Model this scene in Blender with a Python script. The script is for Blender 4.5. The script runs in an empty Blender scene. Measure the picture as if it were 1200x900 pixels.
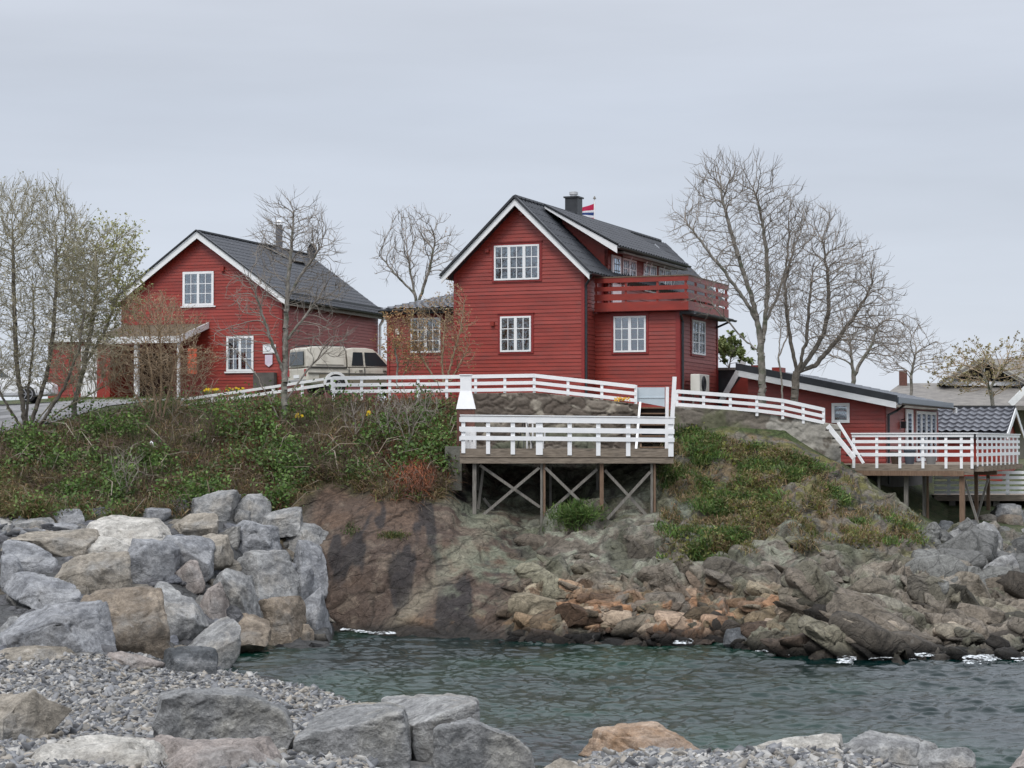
import bpy, math, random
import numpy as np
from mathutils import Vector, Matrix
from mathutils.bvhtree import BVHTree

random.seed(7); RNG = np.random.default_rng(11)
scene = bpy.context.scene
COL = scene.collection
R = math.radians

# ------------------------------------------------------------------ camera, sky, sun, exposure
F = 2400.0; HC = 5.2; TILT = math.atan(70 / 2400)
cam_data = bpy.data.cameras.new('camera'); cam = bpy.data.objects.new('camera', cam_data)
COL.objects.link(cam); scene.camera = cam
cam.location = (0, 0, HC); cam.rotation_euler = (math.pi / 2 + TILT, 0, 0)
cam_data.sensor_width = 36; cam_data.lens = 72; cam_data.clip_end = 6000; cam_data.clip_start = 0.5

scene.view_settings.view_transform = 'Standard'; scene.view_settings.look = 'None'
scene.view_settings.exposure = 0.30; scene.view_settings.gamma = 1
SUN_EL, SUN_AZ = R(52), R(205)          # azimuth measured clockwise from +Y: behind and a little left of the camera
w = bpy.data.worlds.new('World'); scene.world = w; w.use_nodes = True
nt = w.node_tree; nt.nodes.clear()
def N(t, **k):
    n = nt.nodes.new(t)
    for a, b in k.items(): setattr(n, a, b)
    return n
sky = N('ShaderNodeTexSky'); sky.sky_type = 'NISHITA'; sky.sun_disc = False
sky.sun_elevation = SUN_EL; sky.sun_rotation = SUN_AZ
bg1 = N('ShaderNodeBackground'); bg1.inputs[1].default_value = 0.05; nt.links.new(sky.outputs[0], bg1.inputs[0])
tc = N('ShaderNodeTexCoord'); sep = N('ShaderNodeSeparateXYZ'); nt.links.new(tc.outputs['Generated'], sep.inputs[0])
# an overcast sky: pale grey-blue low down, clearly brighter overhead
ramp = N('ShaderNodeValToRGB'); e = ramp.color_ramp.elements
e[0].position = 0.0; e[0].color = (0.63, 0.67, 0.74, 1)
e[1].position = 1.0; e[1].color = (1.5, 1.56, 1.68, 1)
for p, c in ((0.07, (0.545, 0.59, 0.665, 1)), (0.16, (0.50, 0.545, 0.625, 1)), (0.24, (0.55, 0.585, 0.655, 1)), (0.5, (1.05, 1.10, 1.22, 1))):
    q = e.new(p); q.color = c
nt.links.new(sep.outputs['Z'], ramp.inputs[0])
mp = N('ShaderNodeMapping'); mp.inputs['Scale'].default_value = (1.3, 1.3, 9.0); nt.links.new(tc.outputs['Generated'], mp.inputs[0])
cn = N('ShaderNodeTexNoise'); cn.inputs['Scale'].default_value = 2.6; cn.inputs['Detail'].default_value = 5; cn.inputs['Roughness'].default_value = .5
nt.links.new(mp.outputs[0], cn.inputs[0])
mr = N('ShaderNodeMapRange'); mr.inputs[1].default_value = .3; mr.inputs[2].default_value = .7; mr.inputs[3].default_value = .94; mr.inputs[4].default_value = 1.07
nt.links.new(cn.outputs[0], mr.inputs[0])
vm = N('ShaderNodeVectorMath', operation='SCALE'); nt.links.new(ramp.outputs[0], vm.inputs[0]); nt.links.new(mr.outputs[0], vm.inputs['Scale'])
bg2 = N('ShaderNodeBackground'); nt.links.new(vm.outputs[0], bg2.inputs[0]); bg2.inputs[1].default_value = 1.0
mx = N('ShaderNodeMixShader'); mx.inputs[0].default_value = 0.93
nt.links.new(bg1.outputs[0], mx.inputs[1]); nt.links.new(bg2.outputs[0], mx.inputs[2])
wo = N('ShaderNodeOutputWorld'); nt.links.new(mx.outputs[0], wo.inputs[0])
sd = bpy.data.lights.new('sun', 'SUN'); sd.energy = 1.45; sd.angle = R(18); sd.color = (1, .97, .93)
so = bpy.data.objects.new('sun', sd); COL.objects.link(so)
so.rotation_euler = (math.pi / 2 - SUN_EL, 0, math.pi - SUN_AZ)
so.location = (-20, -20, 60)

# ------------------------------------------------------------------ helpers
def ray(px, py):
    a = (px - 600) / F; b = (450 - py) / F
    return Vector((a, math.cos(TILT) - b * math.sin(TILT), math.sin(TILT) + b * math.cos(TILT)))
def at(px, py, Y):
    r = ray(px, py); return Vector((0, 0, HC)) + r * (Y / r.y)
def zp(py, Y): return at(600, py, Y).z

def tag(o, label=None, cat=None, group=None, kind=None):
    if label: o['label'] = label
    if cat: o['category'] = cat
    if group: o['group'] = group
    if kind: o['kind'] = kind
    return o
def empty(name, loc, rz=0.0, label=None, cat=None, group=None):
    o = bpy.data.objects.new(name, None); COL.objects.link(o); o.empty_display_size = .3
    o.location = loc; o.rotation_euler = (0, 0, rz)
    return tag(o, label, cat, group)
def copy_tree(o, parent=None):
    c = o.copy(); COL.objects.link(c); c.parent = parent
    for ch in list(o.children): copy_tree(ch, c)
    return c

class MB:
    def __init__(s): s.v = []; s.f = []
    def quad(s, a, b, c, d):
        n = len(s.v); s.v += [tuple(a), tuple(b), tuple(c), tuple(d)]; s.f.append((n, n+1, n+2, n+3))
    def poly(s, pts):
        n = len(s.v); s.v += [tuple(p) for p in pts]; s.f.append(tuple(range(n, n+len(pts))))
    def hexa(s, p):       # 8 points: bottom 4 (ccw), top 4
        n = len(s.v); s.v += [tuple(q) for q in p]
        for f in ((3,2,1,0),(4,5,6,7),(0,1,5,4),(1,2,6,5),(2,3,7,6),(3,0,4,7)): s.f.append(tuple(n+i for i in f))
    def box(s, x0, x1, y0, y1, z0, z1):
        s.hexa([(x0,y0,z0),(x1,y0,z0),(x1,y1,z0),(x0,y1,z0),(x0,y0,z1),(x1,y0,z1),(x1,y1,z1),(x0,y1,z1)])
    def obox(s, fr, x0, x1, o0, o1, z0, z1):
        O, ud, nd = fr; Z = Vector((0,0,1))
        P = lambda x, o, z: O + ud*x + nd*o + Z*z
        s.hexa([P(x0,o0,z0),P(x1,o0,z0),P(x1,o1,z0),P(x0,o1,z0),P(x0,o0,z1),P(x1,o0,z1),P(x1,o1,z1),P(x0,o1,z1)])
    def beam(s, a, b, wd, ht, up=(0,0,1)):
        a = Vector(a); b = Vector(b); d = (b-a).normalized(); up = Vector(up)
        sd_ = d.cross(up)
        if sd_.length < 1e-3: sd_ = d.cross(Vector((0,1,0)))
        sd_.normalize(); u = sd_.cross(d).normalized(); x = sd_*wd/2; z = u*ht/2
        s.hexa([a-x-z, a+x-z, b+x-z, b-x-z, a-x+z, a+x+z, b+x+z, b-x+z])
    def tube(s, a, b, r0, r1=None, n=8, caps=True):
        r1 = r0 if r1 is None else r1
        a = Vector(a); b = Vector(b); d = (b-a).normalized()
        t = Vector((0,0,1)) if abs(d.z) < .9 else Vector((1,0,0))
        x = d.cross(t).normalized(); y = x.cross(d)
        k = len(s.v)
        for (p, r) in ((a, r0), (b, r1)):
            for i in range(n):
                t_ = 2*math.pi*i/n; s.v.append(tuple(p + x*math.cos(t_)*r + y*math.sin(t_)*r))
        for i in range(n):
            j = (i+1) % n; s.f.append((k+i, k+j, k+n+j, k+n+i))
        if caps: s.f.append(tuple(k+n+i for i in range(n))); s.f.append(tuple(k+i for i in reversed(range(n))))
    def path(s, pts, r, n=8):
        for a, b in zip(pts[:-1], pts[1:]): s.tube(a, b, r, r, n)
    def prism(s, poly, d):       # poly: 3D points, extruded by vector d
        d = Vector(d); n = len(s.v); k = len(poly); poly = [Vector(p) for p in poly]
        s.v += [tuple(p) for p in poly] + [tuple(p+d) for p in poly]
        s.f.append(tuple(range(n, n+k))); s.f.append(tuple(n+k+i for i in reversed(range(k))))
        for i in range(k):
            j = (i+1) % k; s.f.append((n+i, n+k+i, n+k+j, n+j))
    def build(s, name, mat, parent=None, smooth=False, bevel=0):
        me = bpy.data.meshes.new(name); me.from_pydata(s.v, [], s.f)
        import bmesh
        bm = bmesh.new(); bm.from_mesh(me); bmesh.ops.recalc_face_normals(bm, faces=bm.faces); bm.to_mesh(me); bm.free()
        me.materials.append(mat); o = bpy.data.objects.new(name, me); COL.objects.link(o)
        if parent: o.parent = parent
        if smooth:
            for p in me.polygons: p.use_smooth = True
        if bevel:
            m = o.modifiers.new('bevel', 'BEVEL'); m.width = bevel; m.segments = 2; m.limit_method = 'ANGLE'
        return o

def np_mesh(name, verts, faces, mat, parent=None, col=None, smooth=False):
    verts = np.asarray(verts, np.float32); faces = np.asarray(faces, np.int32)
    me = bpy.data.meshes.new(name); nf, k = faces.shape
    me.vertices.add(len(verts)); me.vertices.foreach_set('co', verts.ravel())
    me.loops.add(nf*k); me.loops.foreach_set('vertex_index', faces.ravel())
    me.polygons.add(nf); me.polygons.foreach_set('loop_start', np.arange(0, nf*k, k, dtype=np.int32))
    me.polygons.foreach_set('loop_total', np.full(nf, k, np.int32))
    if smooth: me.polygons.foreach_set('use_smooth', np.ones(nf, bool))
    me.update(calc_edges=True)
    if col is not None:
        a = me.color_attributes.new('col', 'FLOAT_COLOR', 'POINT')
        c = np.ones((len(verts), 4), np.float32); c[:, :3] = col; a.data.foreach_set('color', c.ravel())
    me.materials.append(mat); o = bpy.data.objects.new(name, me); COL.objects.link(o)
    if parent: o.parent = parent
    return o

# ---- numpy noise
def _h(ix, iy, iz, s=0):
    h = (ix*374761393 + iy*668265263 + iz*2147483647 + s*974634777) & 0xffffffff
    h = ((h ^ (h >> 13)) * 1274126177) & 0xffffffff
    h = ((h ^ (h >> 16)) * 2246822519) & 0xffffffff
    return ((h ^ (h >> 15)) & 0xffffff) / float(0xffffff)
def vnoise(P, s=0):
    P = np.asarray(P, float); I = np.floor(P).astype(np.int64); f = P - I; f = f*f*f*(f*(f*6-15)+10)
    r = 0
    for dx in (0, 1):
        for dy in (0, 1):
            for dz in (0, 1):
                w_ = (f[:,0] if dx else 1-f[:,0])*(f[:,1] if dy else 1-f[:,1])*(f[:,2] if dz else 1-f[:,2])
                r = r + w_*_h(I[:,0]+dx, I[:,1]+dy, I[:,2]+dz, s)
    return r*2-1
def fbm(P, o=4, s=0, g=.5):
    P = np.asarray(P, float); a = 1; r = 0; t = 0
    for i in range(o):
        r = r + a*vnoise(P*(2.03**i) + 17.3*i, s+i); t += a; a *= g
    return r/t
def worley(P, s=0):
    P = np.asarray(P, float); I = np.floor(P).astype(np.int64)
    n = len(P); F1 = np.full(n, 9.); F2 = np.full(n, 9.); ID = np.zeros(n); C = np.zeros((n, 3))
    for dx in (-1, 0, 1):
        for dy in (-1, 0, 1):
            for dz in (-1, 0, 1):
                a, b, c = I[:,0]+dx, I[:,1]+dy, I[:,2]+dz
                q = np.stack([a+_h(a,b,c,s), b+_h(a,b,c,s+1), c+_h(a,b,c,s+2)], 1)
                d = np.linalg.norm(q-P, axis=1); m = d < F1
                F2 = np.where(m, F1, np.minimum(F2, d)); F1 = np.where(m, d, F1)
                ID = np.where(m, _h(a,b,c,s+3), ID); C[m] = q[m]
    return F1, F2, ID, C
def sstep(a, b, x): t = np.clip((x-a)/(b-a), 0, 1); return t*t*(3-2*t)

# ---- materials
def mat(name, c1, c2=None, sc=6, rough=.7, bump=0, bsc=40, metal=0, spec=.5, attr=False, c3=None, sc3=1.2, t3=(.5,.65), stretch=None, vein=None, trans=0, lo=.35, hi=.65):
    m = bpy.data.materials.new(name); m.use_nodes = True; t = m.node_tree; b = t.nodes['Principled BSDF']
    L = t.links.new
    def n(k, **kw):
        q = t.nodes.new(k)
        for a_, v_ in kw.items(): setattr(q, a_, v_)
        return q
    b.inputs['Roughness'].default_value = rough; b.inputs['Metallic'].default_value = metal
    b.inputs['Specular IOR Level'].default_value = spec
    tcn = n('ShaderNodeTexCoord'); mpn = n('ShaderNodeMapping'); L(tcn.outputs['Object'], mpn.inputs[0])
    if stretch: mpn.inputs['Scale'].default_value = stretch
    v = mpn.outputs[0]
    if attr:
        a_ = n('ShaderNodeAttribute'); a_.attribute_name = 'col'; base = a_.outputs['Color']
        if c2:      # attr colour multiplied by noise between c1 and c2
            nz = n('ShaderNodeTexNoise'); nz.inputs['Scale'].default_value = sc; nz.inputs['Detail'].default_value = 6; nz.inputs['Roughness'].default_value = .65; L(v, nz.inputs[0])
            r_ = n('ShaderNodeMapRange'); r_.inputs[1].default_value = .3; r_.inputs[2].default_value = .7; r_.inputs[3].default_value = c1[0]; r_.inputs[4].default_value = c2[0]; L(nz.outputs[0], r_.inputs[0])
            vs = n('ShaderNodeVectorMath', operation='SCALE'); L(base, vs.inputs[0]); L(r_.outputs[0], vs.inputs['Scale']); base = vs.outputs[0]
    elif c2:
        nz = n('ShaderNodeTexNoise'); nz.inputs['Scale'].default_value = sc; nz.inputs['Detail'].default_value = 6; nz.inputs['Roughness'].default_value = .6; L(v, nz.inputs[0])
        cr = n('ShaderNodeValToRGB'); cr.color_ramp.elements[0].position = lo; cr.color_ramp.elements[1].position = hi
        cr.color_ramp.elements[0].color = (*c1, 1); cr.color_ramp.elements[1].color = (*c2, 1); L(nz.outputs[0], cr.inputs[0]); base = cr.outputs[0]
    else:
        base = None; b.inputs['Base Color'].default_value = (*c1, 1)
    if base is not None and c3:
        nz = n('ShaderNodeTexNoise'); nz.inputs['Scale'].default_value = sc3; nz.inputs['Detail'].default_value = 5; L(v, nz.inputs[0])
        r_ = n('ShaderNodeMapRange'); r_.inputs[1].default_value = t3[0]; r_.inputs[2].default_value = t3[1]; L(nz.outputs[0], r_.inputs[0])
        mi = n('ShaderNodeMix', data_type='RGBA'); L(r_.outputs[0], mi.inputs[0]); L(base, mi.inputs[6]); mi.inputs[7].default_value = (*c3, 1); base = mi.outputs[2]
    if base is not None and vein:
        nz = n('ShaderNodeTexNoise'); nz.inputs['Scale'].default_value = vein[1]; nz.inputs['Detail'].default_value = 5; L(v, nz.inputs[0])
        s_ = n('ShaderNodeMath', operation='SUBTRACT'); s_.inputs[1].default_value = .5; L(nz.outputs[0], s_.inputs[0])
        ab = n('ShaderNodeMath', operation='ABSOLUTE'); L(s_.outputs[0], ab.inputs[0])
        r_ = n('ShaderNodeMapRange'); r_.inputs[1].default_value = 0; r_.inputs[2].default_value = vein[2]; r_.inputs[3].default_value = vein[3]; r_.inputs[4].default_value = 0; L(ab.outputs[0], r_.inputs[0])
        mi = n('ShaderNodeMix', data_type='RGBA'); L(r_.outputs[0], mi.inputs[0]); L(base, mi.inputs[6]); mi.inputs[7].default_value = (*vein[0], 1); base = mi.outputs[2]
    if base is not None: L(base, b.inputs['Base Color'])
    if bump:
        nz = n('ShaderNodeTexNoise'); nz.inputs['Scale'].default_value = bsc; nz.inputs['Detail'].default_value = 6; nz.inputs['Roughness'].default_value = .65; L(v, nz.inputs[0])
        bp = n('ShaderNodeBump'); bp.inputs['Strength'].default_value = 1; bp.inputs['Distance'].default_value = bump; L(nz.outputs[0], bp.inputs['Height']); L(bp.outputs[0], b.inputs['Normal'])
    if trans:
        b.inputs['Transmission Weight'].default_value = 0
        tr = n('ShaderNodeBsdfTranslucent'); ms = n('ShaderNodeMixShader'); ms.inputs[0].default_value = trans
        if base is not None: L(base, tr.inputs[0])
        else: tr.inputs[0].default_value = (*c1, 1)
        L(b.outputs[0], ms.inputs[1]); L(tr.outputs[0], ms.inputs[2]); L(ms.outputs[0], t.nodes['Material Output'].inputs[0])
    return m

RED = mat('red_boards', (.215,.022,.013), (.30,.034,.021), sc=.9, rough=.42, bump=.004, bsc=30, c3=(.19,.034,.025), sc3=2.2, t3=(.5,.8), stretch=(1,1,3))
REDT = mat('red_trim', (.20,.018,.016), (.25,.025,.022), sc=2, rough=.5)
REDP = mat('red_side_sheen', (.22,.033,.024), (.27,.055,.042), sc=2.5, rough=.5, bump=.004, bsc=30, stretch=(1,1,3))  # right-facing walls: their paler, pinkish sheen is put into the colour
WHITE = mat('white_paint', (.74,.75,.76), (.82,.82,.82), sc=3, rough=.5, bump=.002, bsc=30)
WHITEW = mat('worn_white_paint', (.80,.80,.80), (.66,.67,.68), sc=2.2, rough=.55, bump=.003, bsc=25, c3=(.42,.41,.38), sc3=5, t3=(.64,.76))
BLACK = mat('dark_metal', (.018,.02,.024), (.03,.033,.038), sc=4, rough=.45)
ROOF = mat('roof_tile', (.013,.015,.02), (.028,.031,.039), sc=3, rough=.55, bump=.004, bsc=50, c3=(.05,.054,.06), sc3=9, t3=(.6,.75))
ROOFL = mat('glazed_tile', (.09,.095,.11), (.15,.155,.175), sc=3, rough=.35)
ROOFO = mat('old_roof', (.13,.12,.11), (.20,.185,.165), sc=2, rough=.8, bump=.01, bsc=20)
WOOD = mat('weathered_timber', (.15,.12,.09), (.25,.205,.16), sc=6, rough=.8, bump=.006, bsc=30, stretch=(.6,.6,5), c3=(.09,.075,.06), sc3=4, t3=(.55,.7))
WOODB = mat('brown_timber', (.13,.08,.05), (.2,.13,.085), sc=6, rough=.8, bump=.006, bsc=30, stretch=(5,5,.6))
GREYW = mat('grey_post', (.12,.11,.095), (.22,.205,.18), sc=6, rough=.8, bump=.005, bsc=30, stretch=(5,5,.6))
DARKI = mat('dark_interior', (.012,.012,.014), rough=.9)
CURT = mat('curtain_cloth', (.55,.56,.57), (.7,.7,.7), sc=8, rough=.9)
BLUEG = mat('pale_blue_grey_panel', (.42,.49,.53), (.5,.56,.6), sc=2, rough=.35, bump=.002, bsc=10)
PALE = mat('pale_plastic', (.6,.58,.52), (.68,.66,.6), sc=3, rough=.4)
def glass_mat():
    m = bpy.data.materials.new('window_glass'); m.use_nodes = True; t = m.node_tree; t.nodes.clear(); L = t.links.new
    o = t.nodes.new('ShaderNodeOutputMaterial'); ms = t.nodes.new('ShaderNodeMixShader'); g = t.nodes.new('ShaderNodeBsdfGlossy'); tr = t.nodes.new('ShaderNodeBsdfTransparent')
    g.inputs['Roughness'].default_value = .02; g.inputs['Color'].default_value = (.85,.92,1,1); tr.inputs[0].default_value = (.85,.9,.9,1)
    lw = t.nodes.new('ShaderNodeFresnel'); lw.inputs[0].default_value = 1.75
    nz = t.nodes.new('ShaderNodeTexNoise'); nz.inputs['Scale'].default_value = .7; bp = t.nodes.new('ShaderNodeBump'); bp.inputs['Distance'].default_value = .02; bp.inputs['Strength'].default_value = .3
    L(nz.outputs[0], bp.inputs['Height']); L(bp.outputs[0], g.inputs['Normal'])
    ad = t.nodes.new('ShaderNodeMath'); ad.operation = 'ADD'; ad.inputs[1].default_value = .12; L(lw.outputs[0], ad.inputs[0])
    L(ad.outputs[0], ms.inputs[0]); L(tr.outputs[0], ms.inputs[1]); L(g.outputs[0], ms.inputs[2]); L(ms.outputs[0], o.inputs[0])
    return m
GLASS = glass_mat()
def rock_mat(name, c1, c2, c3, attr=False, crack=(.55, 2.1), dark=.35, fine=(.55,1.4), bump=1.0, aniso=(1,1,1.5), rot=0.0, speck=.5, ckb=.05):
    m = bpy.data.materials.new(name); m.use_nodes = True; t = m.node_tree; b = t.nodes['Principled BSDF']; L = t.links.new
    b.inputs['Roughness'].default_value = .85; b.inputs['Specular IOR Level'].default_value = .3
    def n(k, **kw):
        q = t.nodes.new(k)
        for a_, v_ in kw.items(): setattr(q, a_, v_)
        return q
    def noise(sc, det=6, ro=.65, vec=None):
        q = n('ShaderNodeTexNoise'); q.inputs['Scale'].default_value = sc; q.inputs['Detail'].default_value = det; q.inputs['Roughness'].default_value = ro; L(vec, q.inputs[0]); return q.outputs[0]
    def rng(x, a, b_, c, d):
        q = n('ShaderNodeMapRange'); L(x, q.inputs[0])
        for i, v_ in enumerate((a, b_, c, d)): q.inputs[i+1].default_value = v_
        return q.outputs[0]
    def mth(op, a, b_):
        q = n('ShaderNodeMath', operation=op)
        for i, v_ in enumerate((a, b_)):
            if isinstance(v_, (int, float)): q.inputs[i].default_value = v_
            else: L(v_, q.inputs[i])
        return q.outputs[0]
    tcn = n('ShaderNodeTexCoord'); v = tcn.outputs['Object']
    mpn = n('ShaderNodeMapping'); L(v, mpn.inputs[0]); mpn.inputs['Rotation'].default_value = (0, rot, 0)
    wn = n('ShaderNodeTexNoise'); wn.inputs['Scale'].default_value = 1.3; wn.inputs['Detail'].default_value = 4; L(v, wn.inputs[0])
    wv = n('ShaderNodeVectorMath', operation='SCALE'); L(wn.outputs['Color'], wv.inputs[0]); wv.inputs['Scale'].default_value = .7
    ad = n('ShaderNodeVectorMath', operation='ADD'); L(mpn.outputs[0], ad.inputs[0]); L(wv.outputs[0], ad.inputs[1])
    ml = n('ShaderNodeVectorMath', operation='MULTIPLY'); L(ad.outputs[0], ml.inputs[0]); ml.inputs[1].default_value = aniso
    cr = []
    for sc_ in crack:
        vo = n('ShaderNodeTexVoronoi', feature='DISTANCE_TO_EDGE'); vo.inputs['Scale'].default_value = sc_; L(ml.outputs[0], vo.inputs[0]); cr.append(rng(vo.outputs['Distance'], 0, .035, 0, 1))
    ck = mth('MULTIPLY', rng(cr[0], 0, 1, .3, 1), rng(cr[1], 0, 1, .62, 1))
    n1 = noise(1.7, vec=ml.outputs[0]); n2 = noise(7, vec=v, ro=.7); n3 = noise(34, det=4, vec=v)
    if attr:
        a_ = n('ShaderNodeAttribute'); a_.attribute_name = 'col'; base = a_.outputs['Color']
    else:
        r_ = n('ShaderNodeValToRGB'); e_ = r_.color_ramp.elements; e_[0].position = .36; e_[0].color = (*c1,1); e_[1].position = .62; e_[1].color = (*c2,1); L(n1, r_.inputs[0])
        mi = n('ShaderNodeMix', data_type='RGBA'); L(rng(noise(.9, vec=v), .52, .66, 0, .8), mi.inputs[0]); L(r_.outputs[0], mi.inputs[6]); mi.inputs[7].default_value = (*c3,1); base = mi.outputs[2]
    f = mth('MULTIPLY', rng(n2, .3, .7, fine[0], fine[1]), rng(n3, .3, .7, .75, 1.25))
    f = mth('MULTIPLY', f, rng(ck, 0, 1, dark, 1))
    vs = n('ShaderNodeVectorMath', operation='SCALE'); L(base, vs.inputs[0]); L(f, vs.inputs['Scale']); base = vs.outputs[0]
    if speck:      # pale chips and scratches
        mi = n('ShaderNodeMix', data_type='RGBA'); L(mth('MULTIPLY', rng(noise(11, det=5, ro=.75, vec=ml.outputs[0]), .60, .68, 0, speck), rng(n1, .4, .6, .3, 1)), mi.inputs[0]); L(base, mi.inputs[6]); mi.inputs[7].default_value = (.45,.44,.42,1); base = mi.outputs[2]
    L(base, b.inputs['Base Color'])
    h = mth('ADD', mth('MULTIPLY', n1, .10*bump), mth('ADD', mth('MULTIPLY', n2, .06*bump), mth('MULTIPLY', n3, .012*bump))); h = mth('ADD', h, mth('MULTIPLY', ck, ckb))
    bp = n('ShaderNodeBump'); bp.inputs['Strength'].default_value = 1; bp.inputs['Distance'].default_value = 1; L(h, bp.inputs['Height']); L(bp.outputs[0], b.inputs['Normal'])
    return m
# ------------------------------------------------------------------ the land: one bluff sheet and one near-shore sheet
def Pz(py, Y): return (Y, zp(py, Y))
BL = {   # photo column -> profile from below the waterline to the far plateau, as (distance, height)
 -3000:[(44,-1),(50,.3),Pz(610,58),Pz(590,60.5),Pz(550,63),Pz(512,66),(73,6.3),(85,7.0),(1500,7.5)],
 0:   [(44,-1),(50,.3),Pz(610,58),Pz(590,60.5),Pz(550,63),Pz(512,66),(73,6.3),(85,7.0),(1500,7.5)],
 100: [(44,-1),(50,.3),Pz(610,58),Pz(588,60.5),Pz(545,63),Pz(498,66),(73,6.5),(84,7.1),(1500,7.5)],
 200: [(48,-1.5),(52,0),Pz(615,58),Pz(585,60.5),Pz(538,63),Pz(496,66.5),(71,6.5),(83,7.1),(1500,7.5)],
 300: [(52,-1.5),(55,0),Pz(640,58.5),Pz(580,61),Pz(520,63.5),Pz(481,67),(71,6.6),(84,7.1),(1500,7.5)],
 380: [(53,-1.5),Pz(742,56.7),Pz(650,58.5),Pz(578,61),Pz(528,63),Pz(472,67),(71,6.7),(85,7.0),(1500,7.5)],
 450: [(53,-1.5),Pz(745,55.5),Pz(660,57.5),Pz(583,60.3),Pz(562,61.5),Pz(474,66.5),(70,6.6),(85,6.8),(1500,7.5)],
 520: [(52,-1.5),Pz(747,55),Pz(665,57.5),Pz(590,60.8),Pz(550,62.5),Pz(472,66.6),(71,6.6),(85,6.6),(1500,7.5)],
 545: [(52,-1.5),Pz(747,55),Pz(665,57.3),Pz(606,60.9),Pz(560,63.5),Pz(532,66.2),(67.4,6.5),(85,6.6),(1500,7.5)],
 600: [(52,-1.5),Pz(748,54.7),Pz(670,57.3),Pz(612,61.4),Pz(590,64),Pz(545,66),(67.4,6.5),(85,6.6),(1500,7.5)],
 700: [(51,-1.5),Pz(752,53.8),Pz(680,57),Pz(614,61.2),Pz(585,64.2),Pz(545,66),(67.4,6.4),(85,6.5),(1500,7.5)],
 770: [(50,-1.5),Pz(755,53.1),Pz(690,56.5),Pz(615,60.6),Pz(562,63.5),Pz(520,66),(67.4,6.3),(85,6.4),(1500,7.5)],
 850: [(50,-1.5),Pz(757,52.7),Pz(700,56),Pz(640,59),Pz(570,63),Pz(508,66.2),(67.4,6.2),(85,6.3),(1500,7)],
 920: [(48,-1.5),Pz(765,50.9),Pz(710,54.5),Pz(650,58),Pz(580,62),Pz(518,66.2),(67.4,5.8),(85,6.0),(1500,7)],
 1000:[(47,-1.5),Pz(770,49.9),Pz(720,53.5),Pz(662,57.5),Pz(600,62),Pz(552,65.8),(70,4.3),(85,4.4),(1500,7)],
 1060:[(47,-1.5),Pz(772,49.5),Pz(730,53),Pz(680,57),Pz(640,61),Pz(598,64),(70,3.2),(85,4.4),(1500,7)],
 1110:[(47,-1.5),Pz(770,49.9),Pz(735,52.7),Pz(700,55.5),Pz(670,59),Pz(630,64),(74,2.6),(88,4.3),(1500,7)],
 1150:[(47,-1.5),Pz(769,50.1),Pz(735,53),Pz(700,57),Pz(670,61),Pz(625,66),(77,2.9),(88,4.3),(1500,7)],
 1210:[(47,-1.5),Pz(765,50.9),Pz(730,54.5),Pz(695,59),Pz(665,63),Pz(630,68),(79,3.0),(88,4.3),(1500,7)],
 4500:[(47,-1.5),Pz(765,50.9),Pz(730,54.5),Pz(695,59),Pz(665,63),Pz(630,68),(79,3.0),(88,4.3),(1500,7)],
}
keys = sorted(BL)
def grid(tab, pxs, seg):
    ks = sorted(tab); nr = len(tab[ks[0]])
    Yk = np.array([[q[0] for q in tab[k]] for k in ks]); Zk = np.array([[q[1] for q in tab[k]] for k in ks])
    t = np.concatenate([np.linspace(i, i+1, seg[i], endpoint=False) for i in range(nr-1)]+[[nr-1]])
    PX, TT = np.meshgrid(pxs, t, indexing='ij')
    jit = np.where((PX > -60) & (PX < 1260), 14*fbm(np.stack([PX/40, TT*1.2, TT*0], -1).reshape(-1,3), 3, 5).reshape(PX.shape), 0)
    jit *= sstep(0, .4, TT)*(1-sstep(4.5, 5, TT))
    pj = PX+jit
    Y = np.zeros_like(PX); Zv = np.zeros_like(PX)
    i0 = np.minimum(TT.astype(int), nr-2); fr = TT-i0
    for r in range(nr-1):
        m = i0 == r
        ya = np.interp(pj[m], ks, Yk[:,r]); yb = np.interp(pj[m], ks, Yk[:,r+1])
        za = np.interp(pj[m], ks, Zk[:,r]); zb = np.interp(pj[m], ks, Zk[:,r+1])
        Y[m] = ya+(yb-ya)*fr[m]; Zv[m] = za+(zb-za)*fr[m]
    X = (PX-600)/F*Y
    return PX, TT, np.stack([X, Y, Zv], -1)
def gfaces(nx, ny):
    i, j = np.meshgrid(np.arange(nx-1), np.arange(ny-1), indexing='ij'); a = (i*ny+j).ravel()
    return np.stack([a, a+ny, a+ny+1, a+1], 1)
def normals(G):
    du = np.gradient(G, axis=0); dv = np.gradient(G, axis=1); n = np.cross(du, dv); n /= (np.linalg.norm(n, axis=-1, keepdims=True)+1e-9)
    n[n[..., 2] < 0] *= -1
    return n

pxs = np.concatenate([[-3000,-1600,-900,-500,-300], np.linspace(-150, 1350, 1000), [1500,1800,2400,3300,4500]])
PX, TT, G = grid(BL, pxs, [16,62,62,62,62,62,14,14])
nx, ny = PX.shape
Nn = normals(G); P = G.reshape(-1,3); px = PX.ravel(); tt = TT.ravel()
nrm = Nn.reshape(-1,3).copy()
# smooth normals a little across the kinks of the profile
for _ in range(12):
    A = nrm.reshape(nx, ny, 3); A[:,1:-1] = (A[:,:-2]+2*A[:,1:-1]+A[:,2:])/4; A[1:-1] = (A[:-2]+2*A[1:-1]+A[2:])/4; nrm = A.reshape(-1,3)
nrm /= np.linalg.norm(nrm, axis=1, keepdims=True)
py = 520-(P[:,2]-HC)*F/P[:,1]
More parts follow.
